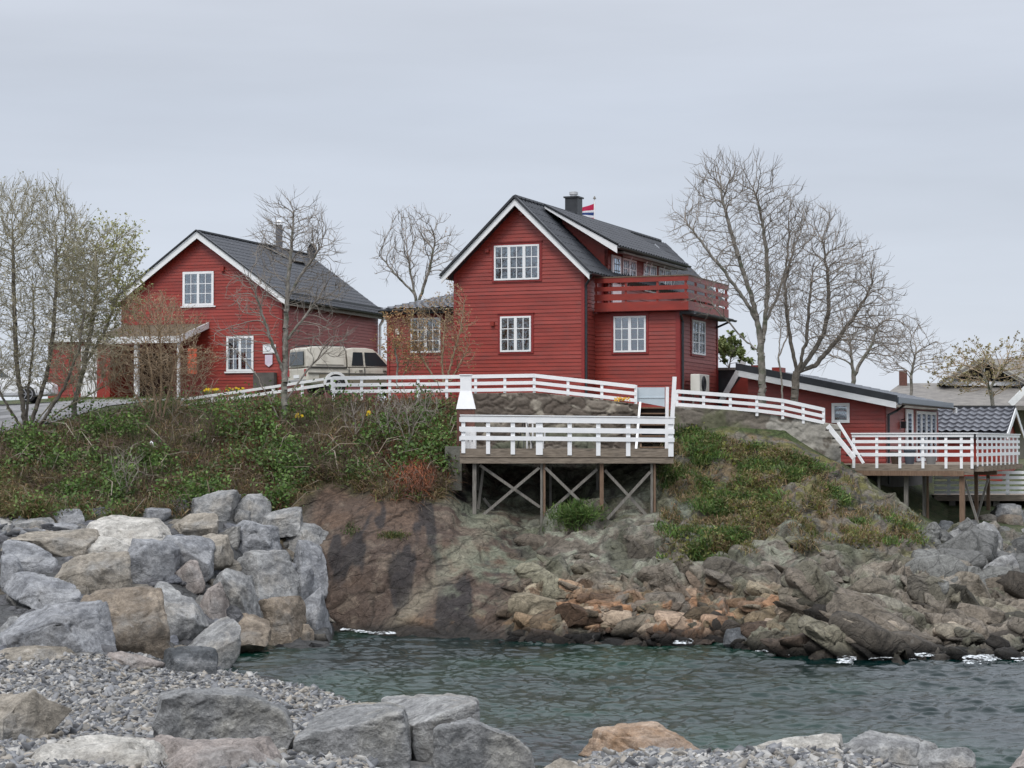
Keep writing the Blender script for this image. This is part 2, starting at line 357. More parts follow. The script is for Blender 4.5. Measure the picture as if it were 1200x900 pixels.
# where each kind of ground is
wob = 22*fbm(P*.5, 4, 31); wob2 = fbm(P*1.6, 4, 41)
bank = (1-sstep(500, 545, px+wob)) * sstep(2.0, 2.9, tt)                    # overgrown bank at the left
lip = np.interp(px, [-100,330,380,450,520,545], [640,640,560,575,585,500])
bank = (1-sstep(515, 540, px+wob*.4))*(1-sstep(-6, 10, py-lip+wob*.5))
slope = sstep(770, 800, px+wob*.4)*(1-sstep(-12, 14, py-np.interp(px,[770,850,920,1000,1100,1130],[600,640,640,640,650,655])+wob))*(1-sstep(-10,12, px-np.interp(py,[480,545,600,660],[970,1000,1050,1110])+wob*.3))
slab = sstep(350,380,px)*(1-sstep(590,680,px+wob*1.6))*(1-bank)             # smooth brown slab
rocky = np.clip(1-bank*.9, 0, 1)*(tt < 5.2)
block = sstep(560, 660, px+wob)*(1-slope*.55)*rocky
low = sstep(655, 700, py+wob*.4)
# strata run down to the right
c, s_ = math.cos(R(-32)), math.sin(R(-32))
Q = np.stack([P[:,0]*c-P[:,2]*s_, P[:,1], P[:,0]*s_+P[:,2]*c], 1)
warp = np.stack([fbm(P*.7,3,50), fbm(P*.7,3,60), fbm(P*.7,3,70)], 1)*.5
W = lambda sc, s: worley((Q+warp)*np.array(sc), s)
F1a,F2a,IDa,Ca = W((.28,.45,.62), 3)
F1b,F2b,IDb,Cb = W((.8,1.2,2.0), 9)
F1c,F2c,IDc,Cc = W((2.2,2.6,5.2), 15)
vert = sstep(600,640,px)*(1-sstep(870,900,px))
def facet(F1_, ID_, C_, sc, tilt):       # every cell a tilted flat face of its own
    loc = (Q+warp)*np.array(sc)-C_; th = ID_*97.0
    return (loc[:,0]*np.cos(th)+loc[:,2]*np.sin(th))*tilt
saw = lambda x: (x-np.floor(x))
lay = (Q[:,2]+warp[:,2]*.9+.15*fbm(Q*np.array([.5,.5,1]),3,81))
sw = lambda x: np.where(saw(x) < .12, saw(x)/.12, 1-(saw(x)-.12)/.88)
ledge = sw(lay*1.15)**1.4*.30 + sw(lay*3.1+.37)**1.3*.10
ea, eb, ec = sstep(0,.16,F2a-F1a), sstep(0,.2,F2b-F1b), sstep(0,.22,F2c-F1c)
d = block*(((IDa-.3)*.60 + facet(F1a,IDa,Ca,(.28,.45,.62),.38))*ea
    + ((IDb-.3)*.30 + facet(F1b,IDb,Cb,(.8,1.2,2.0),.20))*eb*(.35+.65*low)
    + ((IDc-.3)*.11 + facet(F1c,IDc,Cc,(2.2,2.6,5.2),.08))*ec*(.4+.7*low) + ledge*.45 - .15)
d += slope*(fbm(Q*np.array([.9,1,2.4]),5,80)*.32 + ledge*.35 + (IDc-.5)*.07)
d += fbm(Q*np.array([.25,.3,.5]),3,82)*.35*np.clip(block+slope,0,1)
d += slab*(fbm(Q*np.array([.25,.3,.5]),3,90)*.5 + fbm(P*1.3,4,95)*.06 - .07*np.exp(-((F2a-F1a)/.022)**2)*sstep(-.1,.2,wob2) - .02*np.exp(-((F2b-F1b)/.04)**2)*sstep(0,.3,wob2) + ledge*.12)
d += bank*(fbm(P*.9,4,100)*.45+.1)*(1-sstep(4.3,4.9,tt))
d += rocky*fbm(P*3,5,110,.6)*.07
env = sstep(0,.5,tt)*(1-sstep(5.0,5.3,tt)) ; env *= (1-sstep(4.6,5.0,tt)*sstep(530,560,px)*(px<1000)*.8)
Pd = P + nrm*(d*env)[:,None]
foreshore = np.exp(-((tt-1.0)/.55)**2)*sstep(640,720,px)
Pd[:,1] -= foreshore*(IDb-.3)*.9
Pd[:,2] += (tt>5.3)*fbm(P*.25,3,120)*.06
# colours of the ground itself (wetness and growth have shapes of their own)
def C3(*a): return np.array(a)
P = Pd.copy(); py = 520-(P[:,2]-HC)*F/P[:,1]
n1 = fbm(P*.6,5,130); n2 = fbm(P*2.2,5,140); n3 = fbm(P*7,4,150); n4 = fbm(np.stack([P[:,0]*1.6,P[:,1]*.4,P[:,2]*.35],1),4,160)
def mixc(a, b, t): return a*(1-t[:,None])+b*t[:,None]
def to(col, c, t): return mixc(col, np.broadcast_to(C3(*c), col.shape), np.clip(t,0,1))
col = np.broadcast_to(C3(.155,.135,.11), P.shape).copy()
col = to(col, (.075,.052,.04), slab*.95)
col = to(col, (.115,.075,.052), slab*sstep(-.05,.35,n1)*.8)
col = to(col, (.16,.125,.095), slab*sstep(.1,.3,n2-.4*n1)*.6)
col = to(col, (.025,.023,.024), slab*sstep(.04,.22,n4)*.85)
col = to(col, (.22,.13,.07), sstep(420,520,px+wob)*slab*sstep(715,735,py+.5*wob)*sstep(-.1,.2,n2)*.7)                       # dark water streaks
green = sstep(490,560,px+wob)*(1-sstep(690,760,px+wob))*(1-sstep(700,735,py))
col = to(col, (.15,.165,.12), green*sstep(-.25,.3,n2+n1)*.8)
col = to(col, (.21,.19,.14), slab*np.exp(-((px-(590-(py-600)*.95))/16)**2)*sstep(570,620,py)*.55)   # pale seep band
col = to(col, (.235,.245,.19), block*sstep(.0,.22,n2)*(1-sstep(680,720,py+wob))*.75)      # lichen
col = to(col, (.10,.085,.065), block*sstep(.05,.3,-n2)*.7)
col = to(col, (.065,.058,.05), block*(1-low)*sstep(-.05,.2,n4+.4*n2)*.75)
col = to(col, (.11,.12,.07), block*(1-low)*sstep(.0,.25,n1-.3*n2)*.6)
col = to(col, (.26,.215,.165), block*low*sstep(-.2,.25,n1)*.7)
orange = sstep(590,640,px+wob)*(1-sstep(900,1010,px+wob))*sstep(672,705,py+wob*.5)
col = to(col, (.27,.135,.065), orange*sstep(-.15,.2,n2+.3*n1)*.85)
col = to(col, (.36,.27,.19), orange*sstep(.1,.3,-n2)*.6)
col = to(col, (.10,.105,.07), block*sstep(.08,.26,n4-.2*n1)*.6)
col = to(col, (.175,.15,.12), sstep(930,1020,px)*low*sstep(-.1,.3,n1)*.7)
col = to(col, (.055,.05,.045), (slope+0*px)*(sstep(-.3,.1,n1))*.6)
col = to(col, (.13,.12,.035), slope*sstep(.05,.3,n2)*.85)                        # moss
col = to(col, (.17,.12,.06), slope*sstep(.1,.35,-n2)*.7)
col = to(col, (.16,.18,.14), slope*sstep(.12,.3,n1)*sstep(560,600,py)*.7)
col = to(col, (.05,.042,.025), bank*1.0); col = to(col, (.05,.065,.02), bank*sstep(-.1,.25,n2)*.8); col = to(col, (.13,.095,.05), bank*sstep(.1,.3,n1)*.6)
top = sstep(5.05,5.3,tt)
col = to(col, (.055,.075,.025), top); col = to(col, (.11,.10,.05), top*sstep(0,.3,n2)*.6)
crack = np.exp(-((F2b-F1b)/.05)**2)*block*low*.6+np.exp(-((F2a-F1a)/.022)**2)*np.clip(slab*.7+block,0,1)*.7
col = to(col, (.03,.025,.02), crack)
wet = np.exp(-(np.maximum(Pd[:,2]-.10-.22*n1,0)/.22)**2)
col = to(col, (.022,.019,.016), wet*.93)
col *= (1+.12*n3)[:,None]
LAND = rock_mat('land', 0, 0, 0, attr=True, crack=(.5,1.9), rot=R(32), aniso=(.55,.8,1.5), dark=.38, fine=(.52,1.42), speck=.14)
ground = np_mesh('ground', Pd, gfaces(nx, ny), LAND, col=np.clip(col,0,1), smooth=False); tag(ground, 'dark rock bluff with an overgrown bank and grassy top', 'ground', kind='structure')

# ---- near shore and the base of the boulder pile
SH = {
 -3000:[(2,2.6),(20,1.9),(27,1.45),(36,1.0),(42,.75),(50,1.8),(58,2.95),(62,3.0)],
 100:[(2,2.6),(20,1.9),(27,1.45),(36,.95),(42,.6),(50,1.6),(58,2.95),(62,3.2)],
 200:[(2,2.5),(20,1.8),(27,1.35),(36,.85),(43,.35),(48,.5),(57,2.9),(61,3.4)],
 270:[(2,2.5),(20,1.8),(27,1.35),(37,.8),(44.5,.15),(49,-.3),(56.5,2.6),(60.5,3.5)],
 310:[(2,2.5),(20,1.8),(27,1.3),(37,.75),(45.5,.0),(52,-.7),(56.5,1.4),(60.5,3.7)],
 385:[(2,2.5),(20,1.75),(27,1.25),(36,.7),(42.7,.03),(46,-.8),(57.5,.6),(60.5,3.0)],
 410:[(2,2.5),(20,1.75),(27,1.25),(35,.7),(41,.03),(44,-.8),(57.5,-1.2),(60.5,-1)],
 460:[(2,2.4),(20,1.7),(27,1.15),(33,.7),(38.5,.03),(41,-.9),(57,-1.4),(60,-1.2)],
 560:[(2,2.4),(20,1.6),(26,1.1),(31,.45),(34,-.1),(37,-1),(57,-1.5),(60,-1.5)],
 625:[(2,2.3),(20,1.5),(26,.9),(29,.3),(31.5,-.1),(34,-1),(57,-1.5),(60,-1.5)],
 700:[(2,2.3),(20,1.45),(26,.95),(30,.68),(33.6,.0),(36,-1),(57,-1.5),(60,-1.5)],
 1000:[(2,2.3),(20,1.45),(26,.95),(30,.66),(33.4,.0),(36,-1),(57,-1.5),(60,-1.5)],
 1100:[(2,2.3),(20,1.35),(25,.8),(29,.4),(32.5,-.1),(36,-1),(57,-1.5),(60,-1.5)],
 1160:[(2,2.3),(19,1.25),(24,.7),(28,.25),(31.5,-.2),(36,-1),(57,-1.5),(60,-1.5)],
 4500:[(2,2.3),(20,1.45),(24,.9),(29,.4),(32,-.1),(36,-1),(57,-1.5),(60,-1.5)],
}
pxs2 = np.concatenate([[-3000,-1500,-700,-300], np.linspace(-120,1320,420), [1500,2200,4500]])
PX2, TT2, G2 = grid(SH, pxs2, [6,30,50,50,40,40,20])
P2 = G2.reshape(-1,3).copy()
P2[:,2] += fbm(P2*.8,4,200)*.12*sstep(.8,1.5,TT2.ravel())
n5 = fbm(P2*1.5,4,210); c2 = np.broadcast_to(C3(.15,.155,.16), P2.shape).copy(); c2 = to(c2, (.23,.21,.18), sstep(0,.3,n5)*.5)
c2 = to(c2, (.03,.03,.028), np.exp(-(np.maximum(P2[:,2]-.05,0)/.15)**2)*.9); pile = sstep(4.0,4.5,TT2.ravel()); c2 = to(c2, (.05,.05,.05), pile*.8)  # pile ground coloured dark, painting in the shade of the gaps between boulders
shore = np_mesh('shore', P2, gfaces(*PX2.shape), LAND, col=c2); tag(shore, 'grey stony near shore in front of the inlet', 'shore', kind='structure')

BV1 = BVHTree.FromPolygons([tuple(v) for v in Pd], [tuple(f) for f in gfaces(nx, ny)])
BV2 = BVHTree.FromPolygons([tuple(v) for v in P2], [tuple(f) for f in gfaces(*PX2.shape)])
CAMP = Vector((0,0,HC))
def hit(x, y, bv=None):
    r = ray(x, y).normalized()
    if bv is None: l, n, i, dd = BV1.ray_cast(CAMP, r, 400)
    else: l, n, i, dd = bv.ray_cast(CAMP, r, 400)
    return l, n
def drop(x, y, bv=None):
    l, n, i, dd = (bv or BV1).ray_cast(Vector((x, y, 60)), Vector((0,0,-1)), 200); return l.z if l else 0

# ---- the gravel drive on the bank's top
dp = []; cols_ = np.linspace(-120, 262, 60); rows_ = np.linspace(0, 1, 24)
for a in cols_:
    ytop = 466; ybot = np.interp(a, [-120,0,60,100,160,200,262], [522,508,500,489,478,472,468])
    for b in rows_:
        yy = ybot+(ytop-ybot)*b; Yd = np.interp(yy, [466,490,522], [80,70,64.5]); X = (a-600)/F*Yd
        dp.append((X, Yd, max(drop(X, Yd)+.03, .0)))
DRIVE = mat('gravel_drive', (.15,.15,.155), (.24,.235,.235), sc=3, rough=.9, bump=.02, bsc=25, c3=(.10,.10,.10), sc3=.9)
dr = np_mesh('road', dp, gfaces(60, 24), DRIVE); tag(dr, 'grey gravel drive along the top of the bank', 'road', kind='structure')

# ---- water
xs = np.concatenate([[-1500,-400,-100,-40], np.linspace(-15,15,760), [40,100,400,1500]])
ys = np.concatenate([[-200,-50,0,20], np.linspace(30,59,760), [70,75]])
XX, YY = np.meshgrid(xs, ys, indexing='ij'); Pw = np.stack([XX, YY, XX*0], -1).reshape(-1,3)
inn = ((abs(Pw[:,0]) < 15.1) & (Pw[:,1] > 29) & (Pw[:,1] < 60))
Qw = Pw.copy(); Qw[:,0] += .5*fbm(Pw*.3,2,300); Qw[:,1] += .3*fbm(Pw*.5+9,2,301)
hgt = .66*(.06*fbm(Qw*np.array([.5,.8,1]),2,310) + .055*vnoise(Qw*np.array([1.6,2.4,1]),320) + .042*vnoise(Qw*np.array([3.2,4.6,1])+5,321)*(1+vnoise(Qw*.5,322)) + .022*vnoise(Qw*np.array([6.4,8,1]),330))
Pw[:,2] = hgt*inn
WAT = bpy.data.materials.new('sea_water'); WAT.use_nodes = True; t_ = WAT.node_tree; b_ = t_.nodes['Principled BSDF']
b_.inputs['Base Color'].default_value = (.006,.026,.022,1); b_.inputs['Roughness'].default_value = .03; b_.inputs['IOR'].default_value = 1.33
tcw = t_.nodes.new('ShaderNodeTexCoord'); mw = t_.nodes.new('ShaderNodeMapping'); mw.inputs['Scale'].default_value = (1,1.9,1); t_.links.new(tcw.outputs['Object'], mw.inputs[0])
nw = t_.nodes.new('ShaderNodeTexNoise'); nw.inputs['Scale'].default_value = 4.5; nw.inputs['Detail'].default_value = 5; nw.inputs['Roughness'].default_value = .6; t_.links.new(mw.outputs[0], nw.inputs[0])
bw = t_.nodes.new('ShaderNodeBump'); bw.inputs['Distance'].default_value = .015; bw.inputs['Strength'].default_value = 1; t_.links.new(nw.outputs[0], bw.inputs['Height']); t_.links.new(bw.outputs[0], b_.inputs['Normal'])
nw2 = t_.nodes.new('ShaderNodeTexNoise'); nw2.inputs['Scale'].default_value = .16; t_.links.new(tcw.outputs['Object'], nw2.inputs[0])
cw = t_.nodes.new('ShaderNodeValToRGB'); cw.color_ramp.elements[0].position = .4; cw.color_ramp.elements[0].color = (.0008,.010,.010,1); cw.color_ramp.elements[1].position = .65; cw.color_ramp.elements[1].color = (.0015,.024,.014,1)
t_.links.new(nw2.outputs[0], cw.inputs[0]); t_.links.new(cw.outputs[0], b_.inputs['Base Color'])
water = np_mesh('water', Pw, gfaces(len(xs), len(ys)), WAT, smooth=True); tag(water, 'dark green rippled sea water in the inlet', 'water', kind='structure')

# ---- foam along the foot of the rocks at the right
FOAM = mat('sea_foam', (.5,.54,.56), (.75,.78,.8), sc=9, rough=.7, bump=.02, bsc=30)
_t = FOAM.node_tree; _n = _t.nodes.new('ShaderNodeTexNoise'); _n.inputs['Scale'].default_value = 5; _n.inputs['Detail'].default_value = 6; _n.inputs['Roughness'].default_value = .75
_c = _t.nodes.new('ShaderNodeTexCoord'); _t.links.new(_c.outputs['Object'], _n.inputs[0]); _r = _t.nodes.new('ShaderNodeMapRange'); _r.inputs[1].default_value = .47; _r.inputs[2].default_value = .56; _t.links.new(_n.outputs[0], _r.inputs[0]); _t.links.new(_r.outputs[0], _t.nodes['Principled BSDF'].inputs['Alpha'])
fv, ff = [], []
GD = Pd.reshape(nx, ny, 3)
wpx, wY = [], []
for i in range(5, nx-5):
    zc = GD[i,:,2]; j = np.where(zc < .02)[0]
    if len(j): q_ = GD[i,j.max()]; wpx.append(q_[0]/q_[1]*F+600); wY.append(q_[1])
o_s = np.argsort(wpx); wpx = np.array(wpx)[o_s]; wY = np.array(wY)[o_s]; wY = np.convolve(np.pad(wY,4,'edge'), np.ones(9)/9, 'valid')
for (x0, x1, wid, th) in ((868,900,.9,.0),(915,1006,2.0,-.06),(1006,1130,1.3,.10),(1120,1215,2.2,-.05),(786,812,.9,-.05),(395,470,.7,.12)):
    gx = np.arange(x0, x1, .7); gy = np.arange(0, 1, .045)
    A, B = np.meshgrid(gx, gy, indexing='ij'); Yf = np.interp(A, wpx, wY)+.35-B*wid-.35; Xf = (A-600)/F*Yf
    PP = np.stack([Xf, Yf, Xf*0], -1).reshape(-1,3); nn = fbm(PP*np.array([2.0,1.6,1]),5,400,.6).reshape(A.shape)
    nn -= .42*B**1.2-.16+.5*sstep(.8,1,np.abs((A-(x0+x1)/2)/((x1-x0)/2)))
    for i in range(len(gx)-1):
        for j in range(len(gy)-1):
            if nn[i,j] > th:
                k = len(fv)
                for (a, b) in ((i,j),(i+1,j),(i+1,j+1),(i,j+1)): fv.append((Xf[a,b], Yf[a,b], .075+.10*max(0,nn[a,b]-th)))
                ff.append((k,k+1,k+2,k+3))
foam = np_mesh('foam', fv, ff, FOAM); tag(foam, 'white foam washing at the foot of the rocks', 'foam', kind='stuff')
# ------------------------------------------------------------------ building helpers
class Fr:
    def __init__(s, px_, Y, vp):
        s.a = math.atan((vp-600)/F); o = at(px_, 520, Y); s.o = Vector((o.x, o.y, 0)); s.u = Vector((math.cos(s.a), -math.sin(s.a), 0)); s.v = Vector((math.sin(s.a), math.cos(s.a), 0))
    def pf(s, px_, py_, v=0):
        r = ray(px_, py_); k = (v+s.o.dot(s.v))/(r.x*s.v.x+r.y*s.v.y); X = r*k-s.o; return (X.dot(s.u), HC+r.z*k)
    def ps(s, px_, py_, u=0):
        r = ray(px_, py_); k = (u+s.o.dot(s.u))/(r.x*s.u.x+r.y*s.u.y); X = r*k-s.o; return (X.dot(s.v), HC+r.z*k)
    def w(s, x, y, z): return s.o+s.u*x+s.v*y+Vector((0,0,z))
V = Vector
def front(y=0.0, x=0.0): return (V((x, y, 0)), V((1,0,0)), V((0,-1,0)))      # wall facing the camera side
def right(x=0.0, y=0.0): return (V((x, y, 0)), V((0,1,0)), V((1,0,0)))       # wall facing the right side

def siding(fr, xl, xr, z0, z1, pitch=.135, lip=.024, off=0.0, jit=True):
    mb = MB(); O, ud, nd = fr; Z = V((0,0,1)); n = max(1, round((z1-z0)/pitch)); h = (z1-z0)/n
    fl = xl if callable(xl) else (lambda z: xl); fr_ = xr if callable(xr) else (lambda z: xr)
    P = lambda x, o, z: O+ud*x+nd*(o+off)+Z*z
    rr = random.Random(int(z1*100))
    for i in range(n):
        a, b = z0+i*h, z0+(i+1)*h
        if fr_(b)-fl(b) < .02: b = a+(b-a)*.6
        lp = lip*(1+(rr.random()-.5)*.5); dz = (rr.random()-.5)*.006 if 0 < i else 0
        a2 = a+dz
        mb.quad(P(fl(a),lp,a2), P(fr_(a),lp,a2), P(fr_(b),.003,b+.006), P(fl(b),.003,b+.006))
        mb.quad(P(fl(a),0,a2), P(fr_(a),0,a2), P(fr_(a),lp,a2), P(fl(a),lp,a2))
    return mb
def wall(parent, fr, xl, xr, z0, z1, mat_=None, core=.12, name='wall', top=None):
    mb = siding(fr, xl, xr, z0, z1)
    O, ud, nd = fr; fl = xl if callable(xl) else (lambda z: xl); fr_ = xr if callable(xr) else (lambda z: xr)
    zs = top or [z0, z1]
    pts = [O+ud*fr_(z)+V((0,0,z)) for z in zs]+[O+ud*fl(z)+V((0,0,z)) for z in reversed(zs)]
    mb.prism([p-nd*.002 for p in pts], -nd*core)
    return mb.build(name, mat_ or RED, parent)

def window(parent, fr, x0, x1, z0, z1, cas=2, gc=2, gr=3, curt='both', trim=True, name='window', off=.024, label=None, frame_w=.06, white=None):
    white = white or WHITE
    mb = MB(); o0, o1 = off, off+.05; fw = frame_w
    mb.obox(fr, x0, x1, o0, o1, z0, z0+fw); mb.obox(fr, x0, x1, o0, o1, z1-fw, z1)
    mb.obox(fr, x0, x0+fw, o0, o1-.002, z0+fw, z1-fw); mb.obox(fr, x1-fw, x1, o0, o1-.002, z0+fw, z1-fw)
    cw = (x1-x0)/cas
    for c in range(cas):
        a, b = x0+c*cw, x0+(c+1)*cw
        if c: mb.obox(fr, a-.055, a+.055, o0, o1-.003, z0+fw, z1-fw)
        la = a+(fw if c == 0 else .055); lb = b-(fw if c == cas-1 else .055)
        for i in range(1, gc):
            xx = la+(lb-la)*i/gc; mb.obox(fr, xx-.014, xx+.014, o0+.01, o1-.012, z0+fw, z1-fw)
        for j in range(1, gr):
            zz = z0+fw+(z1-z0-2*fw)*j/gr; mb.obox(fr, la, lb, o0+.011, o1-.013, zz-.014, zz+.014)
    wo_ = mb.build(name, white, parent)
    if label: wo_['label'] = label
    g = MB(); g.obox(fr, x0+fw*.8, x1-fw*.8, o0+.012, o0+.016, z0+fw*.8, z1-fw*.8); g.build('pane', GLASS, wo_)
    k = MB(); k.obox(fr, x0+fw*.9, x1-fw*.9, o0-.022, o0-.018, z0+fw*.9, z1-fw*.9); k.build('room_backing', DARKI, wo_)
    if curt:
        cm = MB(); O, ud, nd = fr; rr = random.Random(int(x0*1000)+int(z1*77))
        for c in range(cas):
            a, b = x0+c*cw+fw, x0+(c+1)*cw-fw
            spans = {'both': [(a, a+(b-a)*.2), (b-(b-a)*.2, b)], 'side': [(a, a+(b-a)*.3)], 'full': [(a, b)]}[curt]
            for (p, q) in spans:
                n = max(2, int((q-p)/.04))
                for i in range(n):
                    xa = p+(q-p)*i/n; xb = p+(q-p)*(i+1)/n; oa = o0-.012+.006*(i % 2); ob = o0-.012+.006*((i+1) % 2)
                    T = lambda x, o, z: O+ud*x+nd*o+V((0,0,z))
                    mb_z = z0+fw
                    cm.quad(T(xa,oa,mb_z), T(xb,ob,mb_z), T(xb,ob,z1-fw), T(xa,oa,z1-fw))
        if curt == 'both':     # pale things on the sill
            for c in range(cas):
                xx = x0+cw*(c+.5)+rr.uniform(-.1,.1); cm.obox(fr, xx-.06, xx+.06, o0-.014, o0-.004, z0+fw, z0+fw+.16)
        cm.build('curtain', CURT, wo_)
    if trim:
        t = MB(); t.obox(fr, x0-.09, x1+.09, off-.022, off+.016, z1+.004, z1+.09); t.obox(fr, x0-.09, x1+.09, off-.022, off+.03, z0-.07, z0-.004)
        t.obox(fr, x0-.09, x0-.004, off-.022, off+.014, z0-.004, z1+.004); t.obox(fr, x1+.004, x1+.09, off-.022, off+.014, z0-.004, z1+.004)
        t.obox(fr, x0-.12, x1+.12, off, off+.05, z1+.092, z1+.115)
        t.build('surround', REDT, wo_)
    return wo_

def tiled(mb, A, B, C, D, pu=.3, pv=.36, amp=.05, step=.014, n_=6):
    """roof slope from eave A->B up to ridge D->C, as rolled tiles"""
    A, B, C, D = map(V, (A, B, C, D)); nrm_ = (B-A).cross(D-A).normalized()
    if nrm_.z < 0: nrm_ = -nrm_
    W_ = max((B-A).length, (C-D).length); H_ = max((D-A).length, (C-B).length); nu = max(2, int(W_/pu)*n_); nv = max(1, int(H_/pv))
    rows = []
    for j in range(nv):
        rows.append((j/nv, 1)); rows.append(((j+.98)/nv, 0))
    base = len(mb.v)
    for (t, up) in rows:
        L0 = A.lerp(D, t); R0 = B.lerp(C, t)
        for i in range(nu+1):
            s = i/nu; p = L0.lerp(R0, s); ph = 2*math.pi*s*int(W_/pu)
            h = amp*(.5+.5*math.cos(ph))**1.5+step*up
            mb.v.append(tuple(p+nrm_*h))
    for j in range(len(rows)-1):
        for i in range(nu):
            a = base+j*(nu+1)+i; mb.f.append((a, a+1, a+nu+2, a+nu+1))
def slab(mb, A, B, C, D, t=.14):
    A, B, C, D = map(V, (A, B, C, D)); nrm_ = (B-A).cross(D-A).normalized()
    if nrm_.z > 0: nrm_ = -nrm_
    mb.prism([A, B, C, D], nrm_*t)
def downpipe(parent, pts, r=.04, m=None):
    mb = MB(); mb.path(pts, r, 8); return mb.build('downpipe', m or BLACK, parent, smooth=False)
def gutter(parent, a, b, r=.06, m=None):
    mb = MB(); a, b = V(a), V(b); d = (b-a).normalized(); sd_ = d.cross(V((0,0,1))).normalized()
    prev = None
    for s_i in range(7):
        t = math.pi*s_i/6; o = sd_*math.cos(t)*r - V((0,0,1))*math.sin(t)*r
        if prev is not None: mb.prism([a+prev, a+o, a+o*.85, a+prev*.85], b-a)
        prev = o
    return mb.build('gutter', m or BLACK, parent)

# ------------------------------------------------------------------ the big red house
M = Fr(685, 71, 1550); mz = 6.2
house = empty('red_house', (M.o.x, M.o.y, mz), -M.a, 'big red weatherboard house with white gable trim and a red balcony', 'house')
def hz(z): return z-mz
gz = lambda z: z      # parts are made at true height and the empty is lowered again below
house_parts = empty
# work with the empty at z=0 so heights are true
house.location.z = 0
GZ0 = 6.3; AP = 13.80; EV = 11.42; RX = -2.42; WL = -4.9; LN = 16.8
eR = lambda z: 0.0 if z <= EV-.1 else (AP-.12-z)/(AP-.12-(EV-.1))*(0-RX)+RX
eL = lambda z: WL if z <= EV-.1 else RX-(AP-.12-z)/(AP-.12-(EV-.1))*(RX-WL)
wall(house, front(), eL, eR, GZ0, AP-.14, top=[GZ0, EV-.1, AP-.14])
for (xa_, xb_) in ((WL-.02, WL+.1), (-.1, .02)):
    cb = MB(); cb.obox(front(), xa_, xb_, .026, .045, GZ0, EV-.05); cb.build('corner_board', REDT, house)
wall(house, right(0), 0, 1.08, GZ0, EV-.1, REDP)
bk = MB(); bk.box(WL+.002, -.13, .13, LN, GZ0, EV-.1); bk.prism([(WL+.1, LN-.1, EV-.1), (-.1, LN-.1, EV-.1), (RX, LN-.1, AP-.2)], (0, -.1, 0)); bk.build('wall', REDT, house)
# roof
sl = (AP-EV)/(0-RX)        # rise per metre
xo = .32; zR = EV-sl*xo+.02; zL = EV-sl*.3+.02; xL = WL-.3
f0 = -.42
rf = MB(); slab(rf, (xo,f0,zR), (xo,LN+.3,zR), (RX,LN+.3,AP), (RX,f0,AP)); tiled(rf, (xo,f0,zR), (xo,LN+.3,zR), (RX,LN+.3,AP), (RX,f0,AP)); rf.build('roof', ROOF, house)
rf = MB(); slab(rf, (xL,f0,zL), (xL,LN+.3,zL), (RX,LN+.3,AP), (RX,f0,AP)); tiled(rf, (xL,f0,zL), (xL,LN+.3,zL), (RX,LN+.3,AP), (RX,f0,AP)); rf.build('roof', ROOF, house)
rd = MB()
for i in range(42):
    a = f0+.02+i*.4; rd.tube((RX,a,AP+.03), (RX,a+.43,AP+.045), .10, .085, 8)
rd.build('ridge_tiles', ROOF, house)
def barge(parent, a, b, h=.24, t=.05, m=None, y=None, drop_=.02):
    mb = MB(); a, b = V(a), V(b); mb.prism([a-V((0,0,drop_)), b-V((0,0,drop_)), b-V((0,0,h+drop_)), a-V((0,0,h+drop_))], (0,-t,0)); return mb.build('bargeboard', m or WHITE, parent)
barge(house, (xo+.02,f0,zR), (RX,f0,AP)); barge(house, (xL-.02,f0,zL), (RX,f0,AP))
vt = MB()
for (a, b) in (((xo+.06,f0-.06,zR+.0),(RX,f0-.06,AP+.06)), ((xL-.06,f0-.06,zL),(RX,f0-.06,AP+.06))): vt.beam(a, b, .14, .07)
vt.build('verge_trim', BLACK, house)
gutter(house, (xo+.06,f0,zR-.03), (xo+.06,1.9,zR-.03)); gutter(house, (xL-.06,LN,zL-.03), (xL-.06,f0,zL-.03))
downpipe(house, [(xo,-.12,zR-.08), (.08,-.05,zR-.42), (.075,-.02,zR-.6), (.075,-.02,GZ0)], .045)
# upper and lower front windows, vents
window(house, front(), -3.36, -1.66, 10.96, 12.19, cas=3, curt='both')
window(house, front(), -3.13, -1.97, 8.43, 9.68, cas=2, curt='both')
for (x, z) in ((-3.62, 12.02), (-2.33, 13.28), (-3.42, 9.42)):
    vb = MB(); vb.obox(front(), x-.07, x+.07, .02, .12, z-.06, z+.07); vb.build('vent_hood', RED, house)
# chimney on the ridge
ch = MB(); cx0, cy0 = RX-.25, 5.3
q = M.pf(660, 243, 6); ch.box(-2.80, -2.30, 5.7, 6.25, 13.3, 14.50); ch.box(-2.85, -2.25, 5.65, 6.30, 14.503, 14.56); c_ = ch.build('chimney', BLACK, house)
cc = MB(); cc.tube((-2.55,5.97,14.56), (-2.55,5.97,14.64), .13, .13, 14); cc.tube((-2.55,5.97,14.645), (-2.55,5.97,14.75), .17, .17, 14); cc.build('cap', mat('zinc', (.5,.5,.5), (.62,.62,.62), sc=5, rough=.4, metal=.6), c_)
